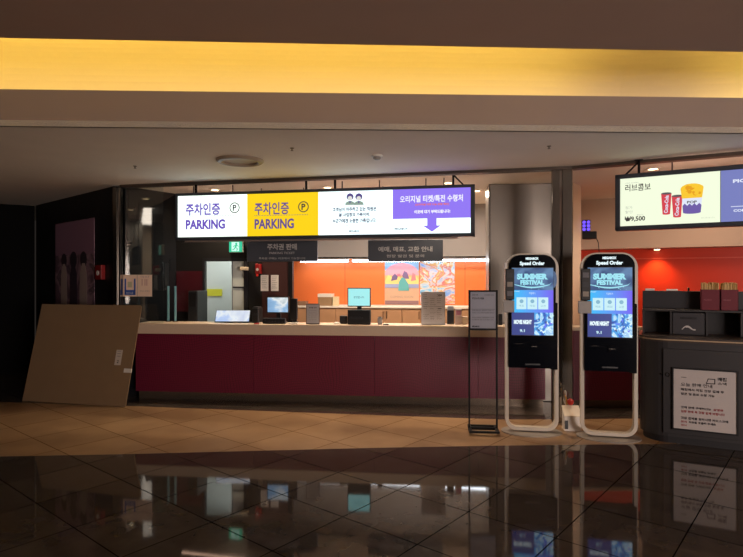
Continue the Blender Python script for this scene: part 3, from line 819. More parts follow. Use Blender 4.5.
# maroon panel and dark machine in the left corner of the office
t0, z0 = D.tz(177, 291); t1, z1 = D.tz(203, 271)
b = MB(); b.box(t0, t1, -.015, -.001, z0-.3, z1, maroon_wall)
tag(b.build('wall_panel', loc=(D.x, D.y, 0), rot=D.a), 'maroon wall panel left of the lit doorway', 'panel')
t0 = D.t(188, -.35); t1 = D.t(197.5, -.35)
t = thing('vending_cabinet', 'dark grey upright machine standing left of the lit doorway', 'machine', D.pt((t0+t1)/2, -.2, 0), D.a)
hw = (t1-t0)/2; hz = D.tz(198, 291, -.35)[1]
b = MB(); b.box(-hw, hw, -.15, .17, .03, hz, mat('machine_grey', (30, 33, 37), .4), .01); b.build('body', t)
b = MB(); b.box(-hw+.02, hw-.02, -.156, -.15, hz-.22, hz-.03, black); b.build('control_panel', t)
b = MB(); b.box(-hw+.02, hw-.02, -.14, .15, 0, .03, black); b.build('plinth', t)

# hanging dark acrylic signs over the desks
H1 = Line(C.pt(0, .42).x, C.pt(0, .42).y, C.a)
acr = mat('dark_acrylic', (66, 72, 82), .35); acl = mat('acrylic_lettering', (176, 178, 180), .6)
def hang_sign(pa, pb, ya, yb, label, lines):
    A, za = H1.tz(pa, ya); A1, zb2 = H1.tz(pb, yb)
    t = thing('hanging_sign', label, 'sign', H1.pt((A+A1)/2, 0, 0), H1.a, 'dark signs hung below the long sign')
    hw = (A1-A)/2
    b = MB(); b.box(-hw, hw, 0, .03, zb2, za, acr, .004); p_ = b.build('board', t)
    b = MB()
    for s_, fz, h, wf, bold in lines: b.text(s_, .0, zb2+(za-zb2)*fz, h, -.001, acl, 2*hw*wf, 'CENTER', bold)
    b.build('lettering', p_)
    for x in (-hw*.6, hw*.6):
        b = MB(); b.tube([(x, .015, za-.01), (x, .015, CEIL-.001)], .006, dark_grey, 6); b.build('hanger_rod', t)
hang_sign(247, 317.5, 239.5, 261.3, 'dark hanging sign lettered in Korean, in front of the brown board', [('주차권 판매', .66, .085, .42, .03), ('PARKING TICKET', .38, .03, .36, .01), ('주차권 구매는 이곳에서 가능합니다', .14, .03, .66, .01)])
hang_sign(368, 443, 240, 261.3, 'dark hanging sign with faint lettering, above the poster wall', [('예매, 매표, 교환 안내', .56, .075, .72, .02), ('현장 발권 및 문의', .25, .04, .5, .01)])

# ------------------------------------------------------------------ glass and notices at the left end
g0 = C.at(120.5, .07)
GLN = Line(g0.x, g0.y, C.a)
b = MB(); b.box(0, GLN.t(163), 0, .012, 1.007, CEIL-.002, glass)
struct(b.build('window_2', loc=(GLN.x, GLN.y, 0), rot=GLN.a))
greflect = mat('glass_reflection', (120, 170, 180), .15)  # pale strips in this colour stand in for reflections in the glass
for k, (px, label) in enumerate(((168, 'pale strip standing in for a glass reflection, left of a matching one'), (175, 'pale strip standing in for a reflection right of the glass screen'))):
    p = C.at(px, .3, 1.006)
    b = MB(); b.box(-.012, .012, 0, .02, 0, .49, greflect, .003); b.box(-.03, .03, -.01, .03, 0, .01, steel)
    tag(b.build('reflection_strip', loc=p, rot=C.a), label, 'post', 'pale reflection strips on the counter')
def sheet_on_glass(pa, pb, label, blue):
    A, za = GLN.tz(pa, 274.8, -.004); A1, zb2 = GLN.tz(pb, 296.5, -.004)
    t = thing('notice_sheet', label, 'notice', GLN.pt((A+A1)/2, -.001, zb2), GLN.a)
    hw = (A1-A)/2; h = za-zb2
    b = MB(); b.box(-hw, hw, -.004, -.001, 0, h, mat('notice_paper', (240, 212, 188), .8)); s_ = b.build('sheet', t)
    b = MB()
    if blue:
        m_ = mat('blue_print', (44, 84, 168), .6)
        b.flat(-hw*.72, hw*.8, .02, h*.3, -.0042, m_, .0008); b.flat(-hw*.72, -hw*.5, .02, h*.82, -.0042, m_, .0008); b.flat(hw*.58, hw*.8, .02, h*.82, -.0042, m_, .0008)
        b.flat(-hw*.3, hw*.3, h*.42, h*.68, -.0042, mat('notice_tint', (196, 186, 150), .7), .0008)
        b.text('안내', 0, h*.16, .03, -.0052, paper, hw*.9)
    else:
        for x in (-.35, .05, .3): b.flat(x*hw-.006, x*hw+.006, h*.5, h*.8, -.0042, mat('notice_pink_ink', (200, 150, 140), .7), .0008)
        b.text('이용 안내', 0, h*.9, .016, -.0042, ink_grey, hw*1.1)
        b.text('문의는 직원에게', 0, h*.25, .014, -.0042, ink_grey, hw*1.3)
    b.build('print', s_)
sheet_on_glass(122.6, 137, 'paper notice with blue border taped on the glass beside the steel post', True)
sheet_on_glass(137.4, 152, 'plain pale notice on the glass, right of the blue-bordered one', False)

# passage wall: dim poster and red box
PL = Line(-5.69, 9.5, math.degrees(math.atan2(7.53-9.5, -3.47+5.69)))
dim = art_mat('dim_poster_print', [(0, (70, 56, 68)), (.42, (110, 84, 98)), (.52, (170, 136, 146)), (.6, (90, 70, 86)), (1, (190, 166, 160))], 2.4, distort=1.2, seed=5.)
def dim_pic(b, hw, h):
    y = -.0105
    b.flat(-hw+.01, hw-.01, h*.62, h-.01, y, c_('dim_purple', (150, 112, 134)))
    for x, r in ((-.5, .11), (.0, .13), (.5, .12)):
        b.disc(x*hw, h*.56, r, y-.002, c_('dim_head', (54, 44, 54)), n=16)
        b.shape([(x*hw-r*1.1, h*.06), (x*hw+r*1.1, h*.06), (x*hw+r, h*.4), (x*hw+r*.4, h*.52), (x*hw-r*.4, h*.52), (x*hw-r, h*.4)], y-.003, c_('dim_coat%s' % x, (180, 160, 152) if x else (60, 48, 62)))
poster(PL, -.005, 56, 95, 224, 312, dim, 'movie_poster', 'large dim purple poster on the dark passage wall at left', 'poster', dim_pic)
A, z = PL.tz(99.5, 279.5); A1, z1 = PL.tz(105.5, 265)
t = thing('fire_alarm_box', 'small red alarm box on the dark passage wall beside the dim poster', 'alarm box', PL.pt((A+A1)/2, -.002, z), PL.a)
hw = (A1-A)/2; h = z1-z
b = MB(); b.box(-hw, hw, -.06, 0, 0, h, MATS['alarm_red'], .006); b.build('box', t)
b = MB(); b.disc(0, h*.45, hw*.35, -.0605, paper, .008); b.build('call_button', t)

# ------------------------------------------------------------------ cardboard sheet leaning at the left end
P_ = Vector((-4.56, 7.31, 0)); Q_ = Vector((-3.06, 6.96, 0))
a_ = math.degrees(math.atan2(Q_.y-P_.y, Q_.x-P_.x)); wb = (Q_-P_).length
card = mat('brown_cardboard', (132, 107, 78), .85, noise=.05, nscale=5, bump=.15)
cb = thing('cardboard_sheet', 'big brown cardboard sheet leaning against the steel post at left', 'cardboard', (P_.x, P_.y, .004), a_)
ca = math.radians(14.6); hb = 1.29
def lean(o): o.rotation_euler = (-ca, 0, 0); return o
b = MB()
nx = 24
for y, fl in ((0, False), (.012, True)):
    pass
b.prism([(0, 0), (wb, 0.0), (wb, hb*.985), (wb*.985, hb), (wb*.5, hb*.998), (0, hb)], 'y', 0, .012, card)
lean(b.build('sheet', cb))
b = MB(); u0 = wb*.862
b.box(u0-.045, u0+.045, -.001, 0, hb*.395, hb*.545, mat('label_paper', (196, 184, 170), .8)); b.text('2', u0, hb*.43, .04, -.0012, ink, None, 'CENTER', .02)
for i in range(3): b.flat(u0-.03, u0+.025, hb*(.53-.025*i), hb*(.535-.025*i), -.0011, ink_grey, .0006)
o = lean(b.build('label_sticker', cb)); o['label'] = 'pale label sticker'
b = MB(); b.box(wb-.105, wb+.002, -.0015, 0, hb*.325, hb*.365, mat('clear_tape', (214, 208, 200), .3)); b.box(wb, wb+.002, -.0015, .0135, hb*.325, hb*.365, mat('clear_tape', (214, 208, 200), .3))
o = lean(b.build('tape_piece', cb)); o['label'] = 'strip of pale tape'

# ------------------------------------------------------------------ black floor stand with notice
st_p = Vector(((483-CX)*5.85/F, 5.85, 0))
fs = thing('sign_stand', 'black floor sign stand with a grey notice, left of the kiosks', 'sign stand', st_p, -6)
hw = .142
b = MB(); b.ring([(-hw-.01, -.13), (hw+.012, -.13), (hw+.012, .15), (-hw-.01, .15)], [(-hw+.02, -.1), (hw-.02, -.1), (hw-.02, .12), (-hw+.02, .12)], 0, .02, black_satin)
o = b.build('base', fs); o.rotation_euler = (PI/2, 0, 0); o.location = (0, 0, .022); 
b = MB(); b.box(-hw-.01, hw+.01, -.012, .012, .02, .05, black_satin, .003); b.build('foot_rail', fs)
for s_ in (-1, 1):
    b = MB(); b.box(s_*hw-.009, s_*hw+.009, -.009, .009, .021, 1.48, black_satin, .002); b.build('post', fs)
zt_ = 1.478; zb_ = 1.06
b = MB(); b.ring([(-hw-.009, zb_), (hw+.009, zb_), (hw+.009, zt_), (-hw-.009, zt_)], [(-hw+.012, zb_+.02), (hw-.012, zb_+.02), (hw-.012, zt_-.018), (-hw+.012, zt_-.018)], -.014, -.009, black_satin); b.build('frame', fs)
b = MB(); b.box(-hw+.009, hw-.009, -.009, .006, zb_+.012, zt_-.012, mat('grey_notice_paper', (150, 152, 164), .5)); s_o = b.build('notice', fs)
b = MB(); y = -.0092
b.text('예매 티켓', -hw+.03, zt_-.05, .02, y, ink_grey, .06, 'LEFT', .03); b.text('무인발권 안내', hw-.03, zt_-.05, .018, y, ink_grey, .1, 'RIGHT', .02)
b.text('키오스크 이용', -hw+.03, zt_-.085, .022, y, ink, .12, 'LEFT', .03)
for s2, dz in (('현재 매표소는 운영하지 않습니다', .21), ('티켓은 키오스크에서 발권해 주세요', .235), ('매점 상품은 매점에서 구매', .285), ('이용에 감사드립니다', .308)): b.text(s2, -hw+.03, zt_-dz, .013, y, ink_grey, .22, 'LEFT', .02)
b.flat(-hw+.02, hw-.02, zt_-.2, zt_-.196, y, ink_grey)
b.text('MEGABOX', -hw+.03, zb_+.04, .016, y, ink, .075, 'LEFT', .04)
b.build('lettering', s_o)

# ------------------------------------------------------------------ self-order kiosks
scr_mid = ramp_emit('screen_cyan_violet', (36, 190, 250), (110, 84, 240), 0, -.2, .22, 1.)
scr_top = art_mat('screen_blue_art', [(0, (20, 40, 84)), (.45, (44, 82, 132)), (.6, (92, 132, 176)), (1, (70, 110, 160))], 3., .9, seed=1.)
scr_bot = art_mat('screen_splash_art', [(0, (24, 40, 110)), (.4, (40, 90, 190)), (.5, (70, 170, 240)), (.56, (214, 244, 255)), (.64, (130, 190, 240)), (.75, (230, 246, 255)), (1, (120, 90, 200))], 7., 1., distort=1.8, seed=3.)
scr_dk = emit('screen_navy', (40, 62, 140), .9); scr_ttl = emit('screen_title_glow', (150, 224, 240), 1.); scr_w = emit('screen_white', (226, 246, 252), 1.05); scr_card = emit('screen_card', (196, 236, 244), 1.); scr_ic = emit('screen_card_icon', (130, 186, 214), .9)
kpanel = mat('kiosk_black_glass', (10, 13, 20), .12, spec=.3); kfr = mat('kiosk_frame_paint', (204, 194, 178), .35)
def kiosk(px, Y, label, variant):
    k = thing('self_order_kiosk', label, 'kiosk', ((px-CX)*Y/F, Y, 0), (-8, -13)[variant], 'self-order kiosks')
    W = .268; H = 1.86; T = .034
    b = MB(); b.ring(rrect(-W, W, .02, H, .15, 10, .12), rrect(-W+T, W-T, .02+T, H-T*.4, .125, 10, .09), -.04, .04, kfr); b.build('frame', k)
    b = MB(); b.lathe([(.001, .001), (.3, .001), (.3, .008), (.001, .008)], glass, n=40, sy=.72); b.lathe([(.298, .0), (.308, .0), (.308, .009), (.298, .009)], mat('base_rim', (150, 142, 132), .35), n=40, sy=.72); b.build('base_plate', k)
    b = MB(); pw = W-T+.002
    b.prism(rrect(-pw, pw, .673, H-.016, .12, 10, .01), 'y', -.062, .045, kpanel); b.box(pw-.05, W-.012, -.06, .045, .66, 1.35, kpanel, .006); pn = b.build('display_panel', k)
    y = -.0625
    b = MB(); b.text('MEGABOX', 0, 1.806, .026, y, scr_w, .13, 'CENTER', .06); b.text('Speed Order', 0, 1.752, .05, y, scr_w, .25, 'CENTER', .05); lt_ = b.build('header_lettering', pn)
    # screen: three pictures
    sx0, sx1 = -.205, .21; zt, zb2 = 1.709, 1.015; z1_, z2_ = 1.480, 1.248
    b = MB(); b.box(sx0-.004, sx1+.004, -.064, -.058, zb2-.006, zt+.006, black)
    b.box(sx0, sx1, -.066, -.064, z1_, zt, scr_top); b.box(sx0, sx1, -.066, -.064, z2_, z1_, scr_mid)
    b.box(sx0, .02, -.066, -.064, zb2, z2_, scr_dk); b.box(.02, sx1, -.066, -.064, zb2, z2_, scr_bot)
    s_ = b.build('screen', k); y = -.0665
    b = MB(); n = 16
    b.text('SUMMER', -.0, 1.62, .062, y, scr_ttl, .31, 'CENTER', .07); b.text('FESTIVAL', .0, 1.56, .05, y, scr_ttl, .24, 'CENTER', .07)
    b.shape([(sx0+.01, 1.545)] + [(sx0+.01+.39*i/n, 1.545-.03*math.sin(PI*i/n)) for i in range(1, n)] + [(sx1-.015, 1.557)] + [(sx0+.01+.39*i/n, 1.54-.04*math.sin(PI*i/n)) for i in range(n-1, 0, -1)], y, scr_ttl)
    rr = random.Random(variant)
    for i in range(14): b.disc(rr.uniform(sx0+.02, sx1-.02), rr.uniform(1.49, 1.54), rr.uniform(.002, .005), y, scr_ttl, n=8)
    b.build('title_picture', s_)
    b = MB()
    b.text('주문하기', .0, 1.447, .022, y, scr_w, .06); b.text('START', sx0+.05, 1.466, .01, y, scr_w, .06)
    for i, tx in enumerate(('매표', '매점', '교환')):
        x0 = -.158+i*.109
        b.flat(x0, x0+.1, 1.282, 1.405, y, scr_card); b.disc(x0+.05, 1.365, .02, y-.001, scr_ic, n=14); b.text(tx, x0+.05, 1.318, .022, y-.001, scr_ic, .05)
    b.build('menu_buttons', s_)
    b = MB()
    b.text('MOVIE NIGHT', -.095, 1.15, .045, y, scr_w, .18, 'CENTER', .07); b.text('9.1', -.1, 1.06, .03, y, scr_card, .05, 'CENTER', .04)
    for i in range(26):
        x, z, r = rr.uniform(.03, .2), rr.uniform(1.03, 1.23), rr.uniform(.01, .026)
        a = rr.uniform(0, PI); b.shape([(x+r*math.cos(a), z+r*math.sin(a)), (x+r*.6*math.cos(a+2.2), z+r*.6*math.sin(a+2.2)), (x+r*math.cos(a+3.9), z+r*math.sin(a+3.9))], y-.0002*i, (scr_w, scr_card, scr_mid, scr_dk)[i % 4])
    b.build('advert_picture', s_)
    # lower slots
    b = MB(); b.box(-.2, -.06, -.068, -.062, .895, .93, kpanel, .003); b.box(-.17, -.1, -.0695, -.068, .923, .926, steel); b.build('card_slot', pn)
    b = MB(); b.box(-.02, .07, -.07, -.062, .86, .93, kpanel, .004); b.box(-.005, .05, -.0715, -.07, .895, .902, steel); b.build('scanner_window', pn)
    b = MB(); b.box(.1, .2, -.066, -.062, .88, .92, kpanel, .003); b.build('receipt_slot', pn)
    b = MB(); b.shape(rrect(-.07, .08, .705, .72, .006, 3), -.062, black, .003); b.build('nameplate', pn)
    # card reader and grey box clipped on the left edge
    b = MB(); b.box(-W-.005, -W+.085, -.1, -.063, 1.38, 1.7, black, .008); cr_ = b.build('card_reader', k)
    for j in range(3):
        b = MB(); b.flat(-W+.012, -W+.068, 1.42+j*.095, 1.47+j*.095, -.1, (ink_grey, mat('reader_label', (150, 140, 130), .6), dark_grey)[(j+variant) % 3], .002); b.build('sticker', cr_)
    b = MB(); b.box(-W-.03, -W+.085+.01*variant, -.105, -.063, 1.25, 1.375, mat('reader_grey_box', (160, 156, 152), .5), .006); b.build('receipt_box', k)
    if variant == 0:
        b = MB(); b.disc(W-.052, 1.59, .03, -.062, emit('sticker_blue_glow', (74, 130, 190), .35), .002, rz=.085); b.build('sticker', pn)  # blue sticker is given a faint glow of its own
        b = MB(); b.box(-W-.012, -W+.012, -.07, -.051, 1.70, 1.765, paper, .004); b.build('clip', k)
    return k
kiosk(531.3, 5.85, 'left self-order kiosk with lit screen, in front of the steel column', 0)
kiosk(608.3, 5.65, 'right self-order kiosk with lit screen, next to the grey counter', 1)

# white floor box with a red ball and cables by the post
wb_ = thing('floor_box', 'white box with slanted lid on the floor between the kiosks', 'box', (2.12, 5.94, 0), -6)
b = MB(); b.prism([(-.07, 0), (.05, 0), (.05, .23), (-.07, .15)], 'x', -.085, .085, white_powder, 0); b.build('body', wb_)
b = MB(); b.prism([(-.075, .15), (.055, .233), (.055, .243), (-.075, .16)], 'x', -.088, .088, mat('lid_cream', (236, 224, 200), .4)); b.build('lid', wb_)
b = MB(); b.box(-.084, -.05, -.074, -.07, .02, .11, black); b.build('socket', wb_)
b = MB(); b.lathe([(.001, 0), (.02, .004), (.032, .018), (.036, .036), (.03, .056), (.014, .068), (.001, .07)], mat('red_apple_skin', (190, 40, 30), .3), n=20)
tag(b.build('ball', loc=(2.125, 5.985, .247)), 'small round red object resting on the white floor box', 'ball')
b = MB()
for k_, (x, dx, h) in enumerate(((2.07, .01, .40), (2.10, -.02, .34))):
    b.tube([(x, 6.0, .26), (x-.01, 6.0, .3), (x+dx, 6.015, h), (x+dx+.015, 6.03, h-.02), (x+.02, 6.05, .12), (x+.03, 6.06, .008)], .006, (white_powder, mat('yellow_cable', (206, 160, 60), .5))[k_], 6)
tag(b.build('cable', ), 'looped cables rising behind the white floor box', 'cable')

# ------------------------------------------------------------------ grey concession counter
K = CONC
kc = thing('concession_counter', 'charcoal concession counter with rounded corner at right edge', 'counter', (K.x, K.y, 0), K.a)
XO = -.07
def foot(i, R0, xr=1.9, d=.7):
    pts = [(xr-i, i), (xr-i, d), (XO+i, d)]
    pts += [(XO+i+R0-R0*math.cos(math.radians(a)), i+R0-R0*math.sin(math.radians(a))) for a in range(0, 91, 10)]
    return pts
b = MB(); b.prism(foot(0, .25), 'z', .07, .98, concession_m); b.build('body', kc)
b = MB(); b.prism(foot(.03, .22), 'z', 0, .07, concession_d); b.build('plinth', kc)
b = MB(); b.prism(foot(-.015, .265), 'z', .98, 1.03, mat('concession_top_laminate', (66, 58, 54), .35)); b.prism(foot(-.018, .268), 'z', 1.0, 1.012, mat('edge_band_tan', (176, 152, 122), .4)); b.build('worktop', kc)
dx0, dx1 = K.t(663), K.t(743)+.12
b = MB(); b.box(dx0, dx1, -.012, 0, .1, .92, concession_m, .004); dd = b.build('door', kc)
b = MB(); A, z = K.tz(667.5, 374.5, -.012)
b.hoop(A, z, .02, .005, -.012, chrome, .006); o = b.build('ring_pull', dd)
b = MB(); A2, _ = K.tz(661, 374.5); b.disc(A2, z, .008, -.0, chrome, .004); b.build('lock', kc)
# framed notice on its front
A, za = K.tz(672, 367, -.02); A1, zb2 = K.tz(738.5, 436, -.02)
nb = thing('notice_board', 'black framed paper notice on the front of the charcoal counter', 'notice', K.pt((A+A1)/2, -.013, zb2), K.a)
hw = (A1-A)/2; h = za-zb2
b = MB(); b.ring([(-hw, 0), (hw, 0), (hw, h), (-hw, h)], [(-hw+.014, .014), (hw-.014, .014), (hw-.014, h-.014), (-hw+.014, h-.014)], -.018, 0, black); b.build('frame', nb)
b = MB(); b.box(-hw+.01, hw-.01, -.01, 0, .01, h-.01, mat('shaded_paper', (192, 184, 180), .4)); sh = b.build('sheet', nb)  # paper colour darkened to stand for shade on the notice
b = MB(); y = -.0105
b.flat(-hw*.72, -hw*.55, h*.845, h*.852, y, ink)
b.text('오늘 판매 안내', -hw*.72, h*.735, .034, y, ink, hw*.95, 'LEFT', .01)
b.text('매점에서 직접 현장 결제 후', -hw*.72, h*.655, .024, y, ink, hw*1.3, 'LEFT', .03)
b.text('팝콘 및 음료 수령 가능', -hw*.72, h*.585, .024, y, ink, hw*1.02, 'LEFT', .03)
b.text('현재 판매 구매하신는', -hw*.72, h*.37, .022, y, ink, hw*.92, 'LEFT', .03); b.text('상영관', hw*.26, h*.37, .022, y, ink_red, hw*.3, 'LEFT', .03)
b.text('입장 전에 꼭 현장 결제 바랍니다', -hw*.72, h*.305, .024, y, ink_red, hw*1.32, 'LEFT', .03)
b.text('현장 결제를 원하시면 키오스크에', -hw*.72, h*.2, .024, y, ink, hw*1.42, 'LEFT', .03)
b.text('문의', -hw*.72, h*.14, .02, y, ink_red, hw*.18, 'LEFT', .03); b.text('직원을 호출해 주세요', -hw*.48, h*.14, .022, y, ink, hw*.82, 'LEFT', .03)
b.text('감사', -hw*.72, h*.085, .018, y, ink_red, hw*.18, 'LEFT', .03)
b.build('lettering', sh)
b = MB(); cx_, cz_ = hw*.32, h*.82
b.ring([(cx_-.075, cz_-.03), (cx_-.0, cz_-.03), (cx_-.0, cz_+.02), (cx_-.06, cz_+.02)], [(cx_-.068, cz_-.023), (cx_-.007, cz_-.023), (cx_-.007, cz_+.013), (cx_-.055, cz_+.013)], y-.0015, y, ink)
b.text('매점', cx_+.055, cz_+.02, .035, y, ink, .07, 'CENTER', .03); b.text('스낵', cx_+.055, cz_-.02, .026, y, ink, .07, 'CENTER', .03)
b.build('emblem', sh)

# display shelf on the worktop
SY = .3
ds = thing('display_shelf', 'two-tier charcoal shelf unit standing on the charcoal counter', 'shelf', (K.x, K.y, 1.031), K.a)
xa = -.05; xb = 1.85
zs = K.tz(690, 310, SY)[1]-1.031; zu = K.tz(690, 291, .52)[1]-1.031
b = MB(); b.box(xa, xb, SY, .54, zs-.02, zs, concession_m, .003); b.build('shelf_board', ds)
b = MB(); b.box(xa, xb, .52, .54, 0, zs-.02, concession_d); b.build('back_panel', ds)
b = MB(); b.box(xa, xb, .5, .54, zs, zu, mat('shelf_riser', (50, 50, 54), .4), .004); b.build('riser', ds)
dv = [xa+.01, K.t(671, SY), K.t(707, SY), K.t(742, SY), xb-.01]
for x in dv: 
    b = MB(); b.box(x-.009, x+.009, SY+.005, .52, 0, zs-.02, concession_m); b.build('divider', ds)
# grey bin in the middle bay
ba, bb = dv[1]+.014, dv[2]-.014
bn = thing('storage_bin', 'charcoal bin with a pale arched emblem in the shelf middle bay', 'bin', K.pt((ba+bb)/2, SY+.02, 1.031), K.a)
hw = (bb-ba)/2; h = zs-.03
b = MB(); b.box(-hw, hw, 0, .16, 0.001, h, mat('bin_grey', (56, 55, 59), .45), .005); bd = b.build('body', bn)
b = MB(); n = 12
arc = [(-.06+.12*i/n, h*.27+.035*math.sin(PI*min(1, i/n*1.25))) for i in range(n+1)] ; arc2 = [(p[0], p[1]-.016-(.004 if 3 < i < 9 else -.004)) for i, p in enumerate(arc)]
b.shape(arc2 + list(reversed(arc)), -.0005, mat('emblem_pale', (200, 196, 192), .5)); b.build('emblem', bd)
b = MB(); b.text('MEGABOX', .0, h*.76, .022, -.0005, black, .15, 'CENTER', .05); b.build('lettering', bd)
# maroon boxes of sticks on the shelf
for pxa, pxb, lab, sd in ((701.3, 719.8, 'left maroon box packed with upright pale sticks on the shelf', 1), (721, 738.5, 'right maroon box packed with upright pale sticks on the shelf', 2)):
    A, A1 = K.t(pxa, SY+.03), K.t(pxb, SY+.03); hw = (A1-A)/2
    t = thing('stick_box', lab, 'box', K.pt((A+A1)/2, SY+.03, 1.031+zs+.001), K.a, 'maroon stick boxes on the shelf')
    hh = .205
    b = MB(); b.box(-hw, hw, 0, .15, 0, .004, straw_box); b.box(-hw, hw, 0, .006, 0, hh, straw_box); b.box(-hw, hw, .144, .15, 0, hh, straw_box); b.box(-hw, -hw+.006, 0, .15, 0, hh, straw_box); b.box(hw-.006, hw, 0, .15, 0, hh, straw_box)
    b.text('MEGABOX', -hw*.3, hh*.5, .014, -.0005, mat('box_print', (176, 110, 120), .6), hw*.9)
    b.build('holder', t)
    b = MB(); rr = random.Random(sd)
    for ix in range(12):
        for iy in range(8):
            x = -hw+.012+(2*hw-.024)*ix/11+rr.uniform(-.003, .003); yy = .014+.122*iy/7+rr.uniform(-.003, .003)
            top = hh+.06+rr.uniform(-.016, .012); q = .0055
            b.box(x-q, x+q, yy-q, yy+q, .006, top, stick_m if rr.random() > .25 else mat('darker_stick', (172, 132, 70), .7))  # some sticks at random in a darker tone
    o = b.build('sticks', t); o['kind'] = 'stuff'
# small pale pieces standing in for glints along the top of the riser
for px, w_, h_, m_, lab, nm, cat in ((650, .09, .022, paper, 'flat pale packet lying on top of the shelf riser at its left end', 'glint', 'glint'), (672, .11, .018, paper, 'flat pale packet on the shelf riser before the glowing red wall', 'glint', 'glint'), (688.5, .02, .035, chrome, 'tiny silver glint on the shelf riser left of the stick boxes', 'silver_glint', 'cap')):
    p = K.at(px, .52, 1.031+zu+.001)
    b = MB(); b.box(-w_/2, w_/2, -.015, .015, 0, h_, m_, .004); tag(b.build(nm, loc=p, rot=K.a), lab, cat)

# router-like device with purple lamps on the middle wall
p = Vector(((588-CX)*7.6/F, 7.6, 0)); zdev = EYE-(239-CY)*7.6/F
dv_ = thing('wall_speaker', 'small black device with purple lights behind the right kiosk', 'device', (p.x, p.y, zdev), -20)
b = MB(); b.box(-.075, .11, -.05, .08, 0, .1, black, .01); b.build('body', dv_)
b = MB(); b.box(-.075, .03, -.03, .05, .1, .26, mat('device_grey', (90, 86, 130), .5), .01); hd = b.build('lamp_head', dv_)
b = MB()
for i in range(2):
    for j in range(3): b.disc(-.05+i*.055, .13+j*.048, .02, -.03, emit('purple_led', (96, 70, 255), 2.2), .004, n=12)
b.build('purple_lights', hd)
b = MB(); b.box(-.03, .05, .08, .6, .03, .07, dark_grey); b.build('bracket', dv_)
b = MB(); b.tube([(.1, -.0, .02), (.13, 0, -.05), (.15, .0, -.3), (.14, .02, -.7)], .006, black, 6); b.build('cable', dv_)

# ------------------------------------------------------------------ equipment on the ticket counter
TOP = 1.0055
def monitor(px, bk, w, h, zc_, label, m_scr, rot, stand=True, tilt=0., txt=None, back=False, sx=None):
    t = thing('monitor', label, 'monitor', C.at(px, bk, TOP), C.a+rot)
    b = MB(); b.box(-w/2, w/2, 0, .035, zc_-h/2, zc_+h/2, black, .006); c = b.build('casing', t)
    b = MB(); b.box(-w/2+.012, w/2-.012, -.002, 0, zc_-h/2+.014, zc_+h/2-.012, m_scr); s_ = b.build('screen', t)
    if txt:
        b = MB(); b.text(txt, 0, zc_, .03, -.0025, emit('monitor_text', (60, 110, 140), .6), w*.45); b.build('lettering', s_)
    if stand:
        b = MB(); b.box(-.03, .03, .035, .06, .02, zc_, black, .004); b.build('stand', t)
        b = MB(); b.box(-w*.35, w*.35, -.04, .12, 0, .02, black, .006); b.build('base', t)
    return t
land = art_mat('screen_landscape', [(0, (80, 120, 170)), (.4, (150, 190, 226)), (.5, (240, 244, 244)), (.6, (170, 190, 200)), (1, (200, 170, 120))], 4., .95, distort=.4, seed=7.)
blue_ui = art_mat('screen_pale_ui', [(0, (150, 190, 250)), (.45, (190, 214, 252)), (.52, (240, 248, 255)), (1, (120, 150, 220))], 4., .9, distort=.2, seed=9.)
cyan = emit('screen_cyan_white', (168, 240, 240), 1.0)
monitor(277.8, .22, .30, .22, .243, 'small ticket monitor showing a landscape, facing the lobby', land, 0)
monitor(294, .24, .09, .28, .19, 'narrow dark monitor right of the landscape monitor', black, 0)
monitor(359, .26, .31, .25, .347, 'monitor with a pale cyan screen before the orange wall', cyan, 0, txt='환영합니다')
# tilted flat display on the left
t = thing('tablet_display', 'wide tilted display glowing blue-white at the left of the counter', 'monitor', C.at(232, .2, TOP), C.a+6)
b = MB(); b.box(-.235, .235, -.01, .012, .01, .185, black, .004); o = b.build('casing', t); o.rotation_euler.x = -.5
b = MB(); b.box(-.225, .225, -.012, -.01, .018, .178, blue_ui); o = b.build('screen', t); o.rotation_euler.x = -.5
b = MB(); b.box(-.12, .12, .04, .14, 0, .1, black, .004); b.build('stand', t)
# ticket printer
t = thing('ticket_printer', 'black ticket printer between the tilted display and landscape monitor', 'printer', C.at(256, .24, TOP), C.a)
b = MB(); b.box(-.045, .045, -.03, .16, 0, .2, black, .01); b.build('body', t)
b = MB(); b.box(-.04, .04, -.034, -.03, .1, .13, dark_grey); b.build('paper_slot', t)
b = MB(); b.box(-.04, .04, -.02, .12, .2, .215, mat('printer_lid', (40, 40, 44), .3), .006); b.build('lid', t)
# black base units
t = thing('cash_register', 'black till unit below the landscape monitor', 'cash register', C.at(272, .09, TOP), C.a)
b = MB(); b.box(-.13, .18, 0, .05, 0, .075, black, .01); b.build('body', t)
b = MB()
for i in range(6):
    for j in range(2): b.box(-.11+i*.045, -.08+i*.045, -.004, 0, .018+j*.024, .034+j*.024, dark_grey)
b.build('keys', t)
t = thing('cash_register', 'black till unit below the cyan monitor', 'cash register', C.at(359, .1, TOP), C.a)
b = MB(); b.box(-.15, .15, 0, .08, 0, .19, black, .01); b.build('body', t)
b = MB(); b.box(-.13, .05, -.004, 0, .07, .1, dark_grey); b.build('display', t)
# acrylic framed notice
t = thing('notice_stand', 'small grey framed notice standing on the counter before the boxes', 'notice', C.at(312.8, .1, TOP), C.a)
b = MB(); b.box(-.09, .09, 0, .012, .0, .268, mat('notice_frame_brown', (96, 80, 74), .4), .003); b.box(-.09, .09, .0, .08, 0, .006, MATS['notice_frame_brown']); b.build('frame', t)
b = MB(); b.box(-.08, .08, -.003, 0, .012, .256, mat('grey_sheet', (176, 172, 172), .6)); s_ = b.build('sheet', t)
b = MB()
b.text('분실물 안내', 0, .215, .016, -.0035, ink, .1, 'CENTER', .02)
for i in range(6): b.text('이용 고객께서는 확인하세요', 0, .18-i*.024, .01, -.0035, ink_grey, .12-.02*(i % 2))
b.build('lettering', s_)
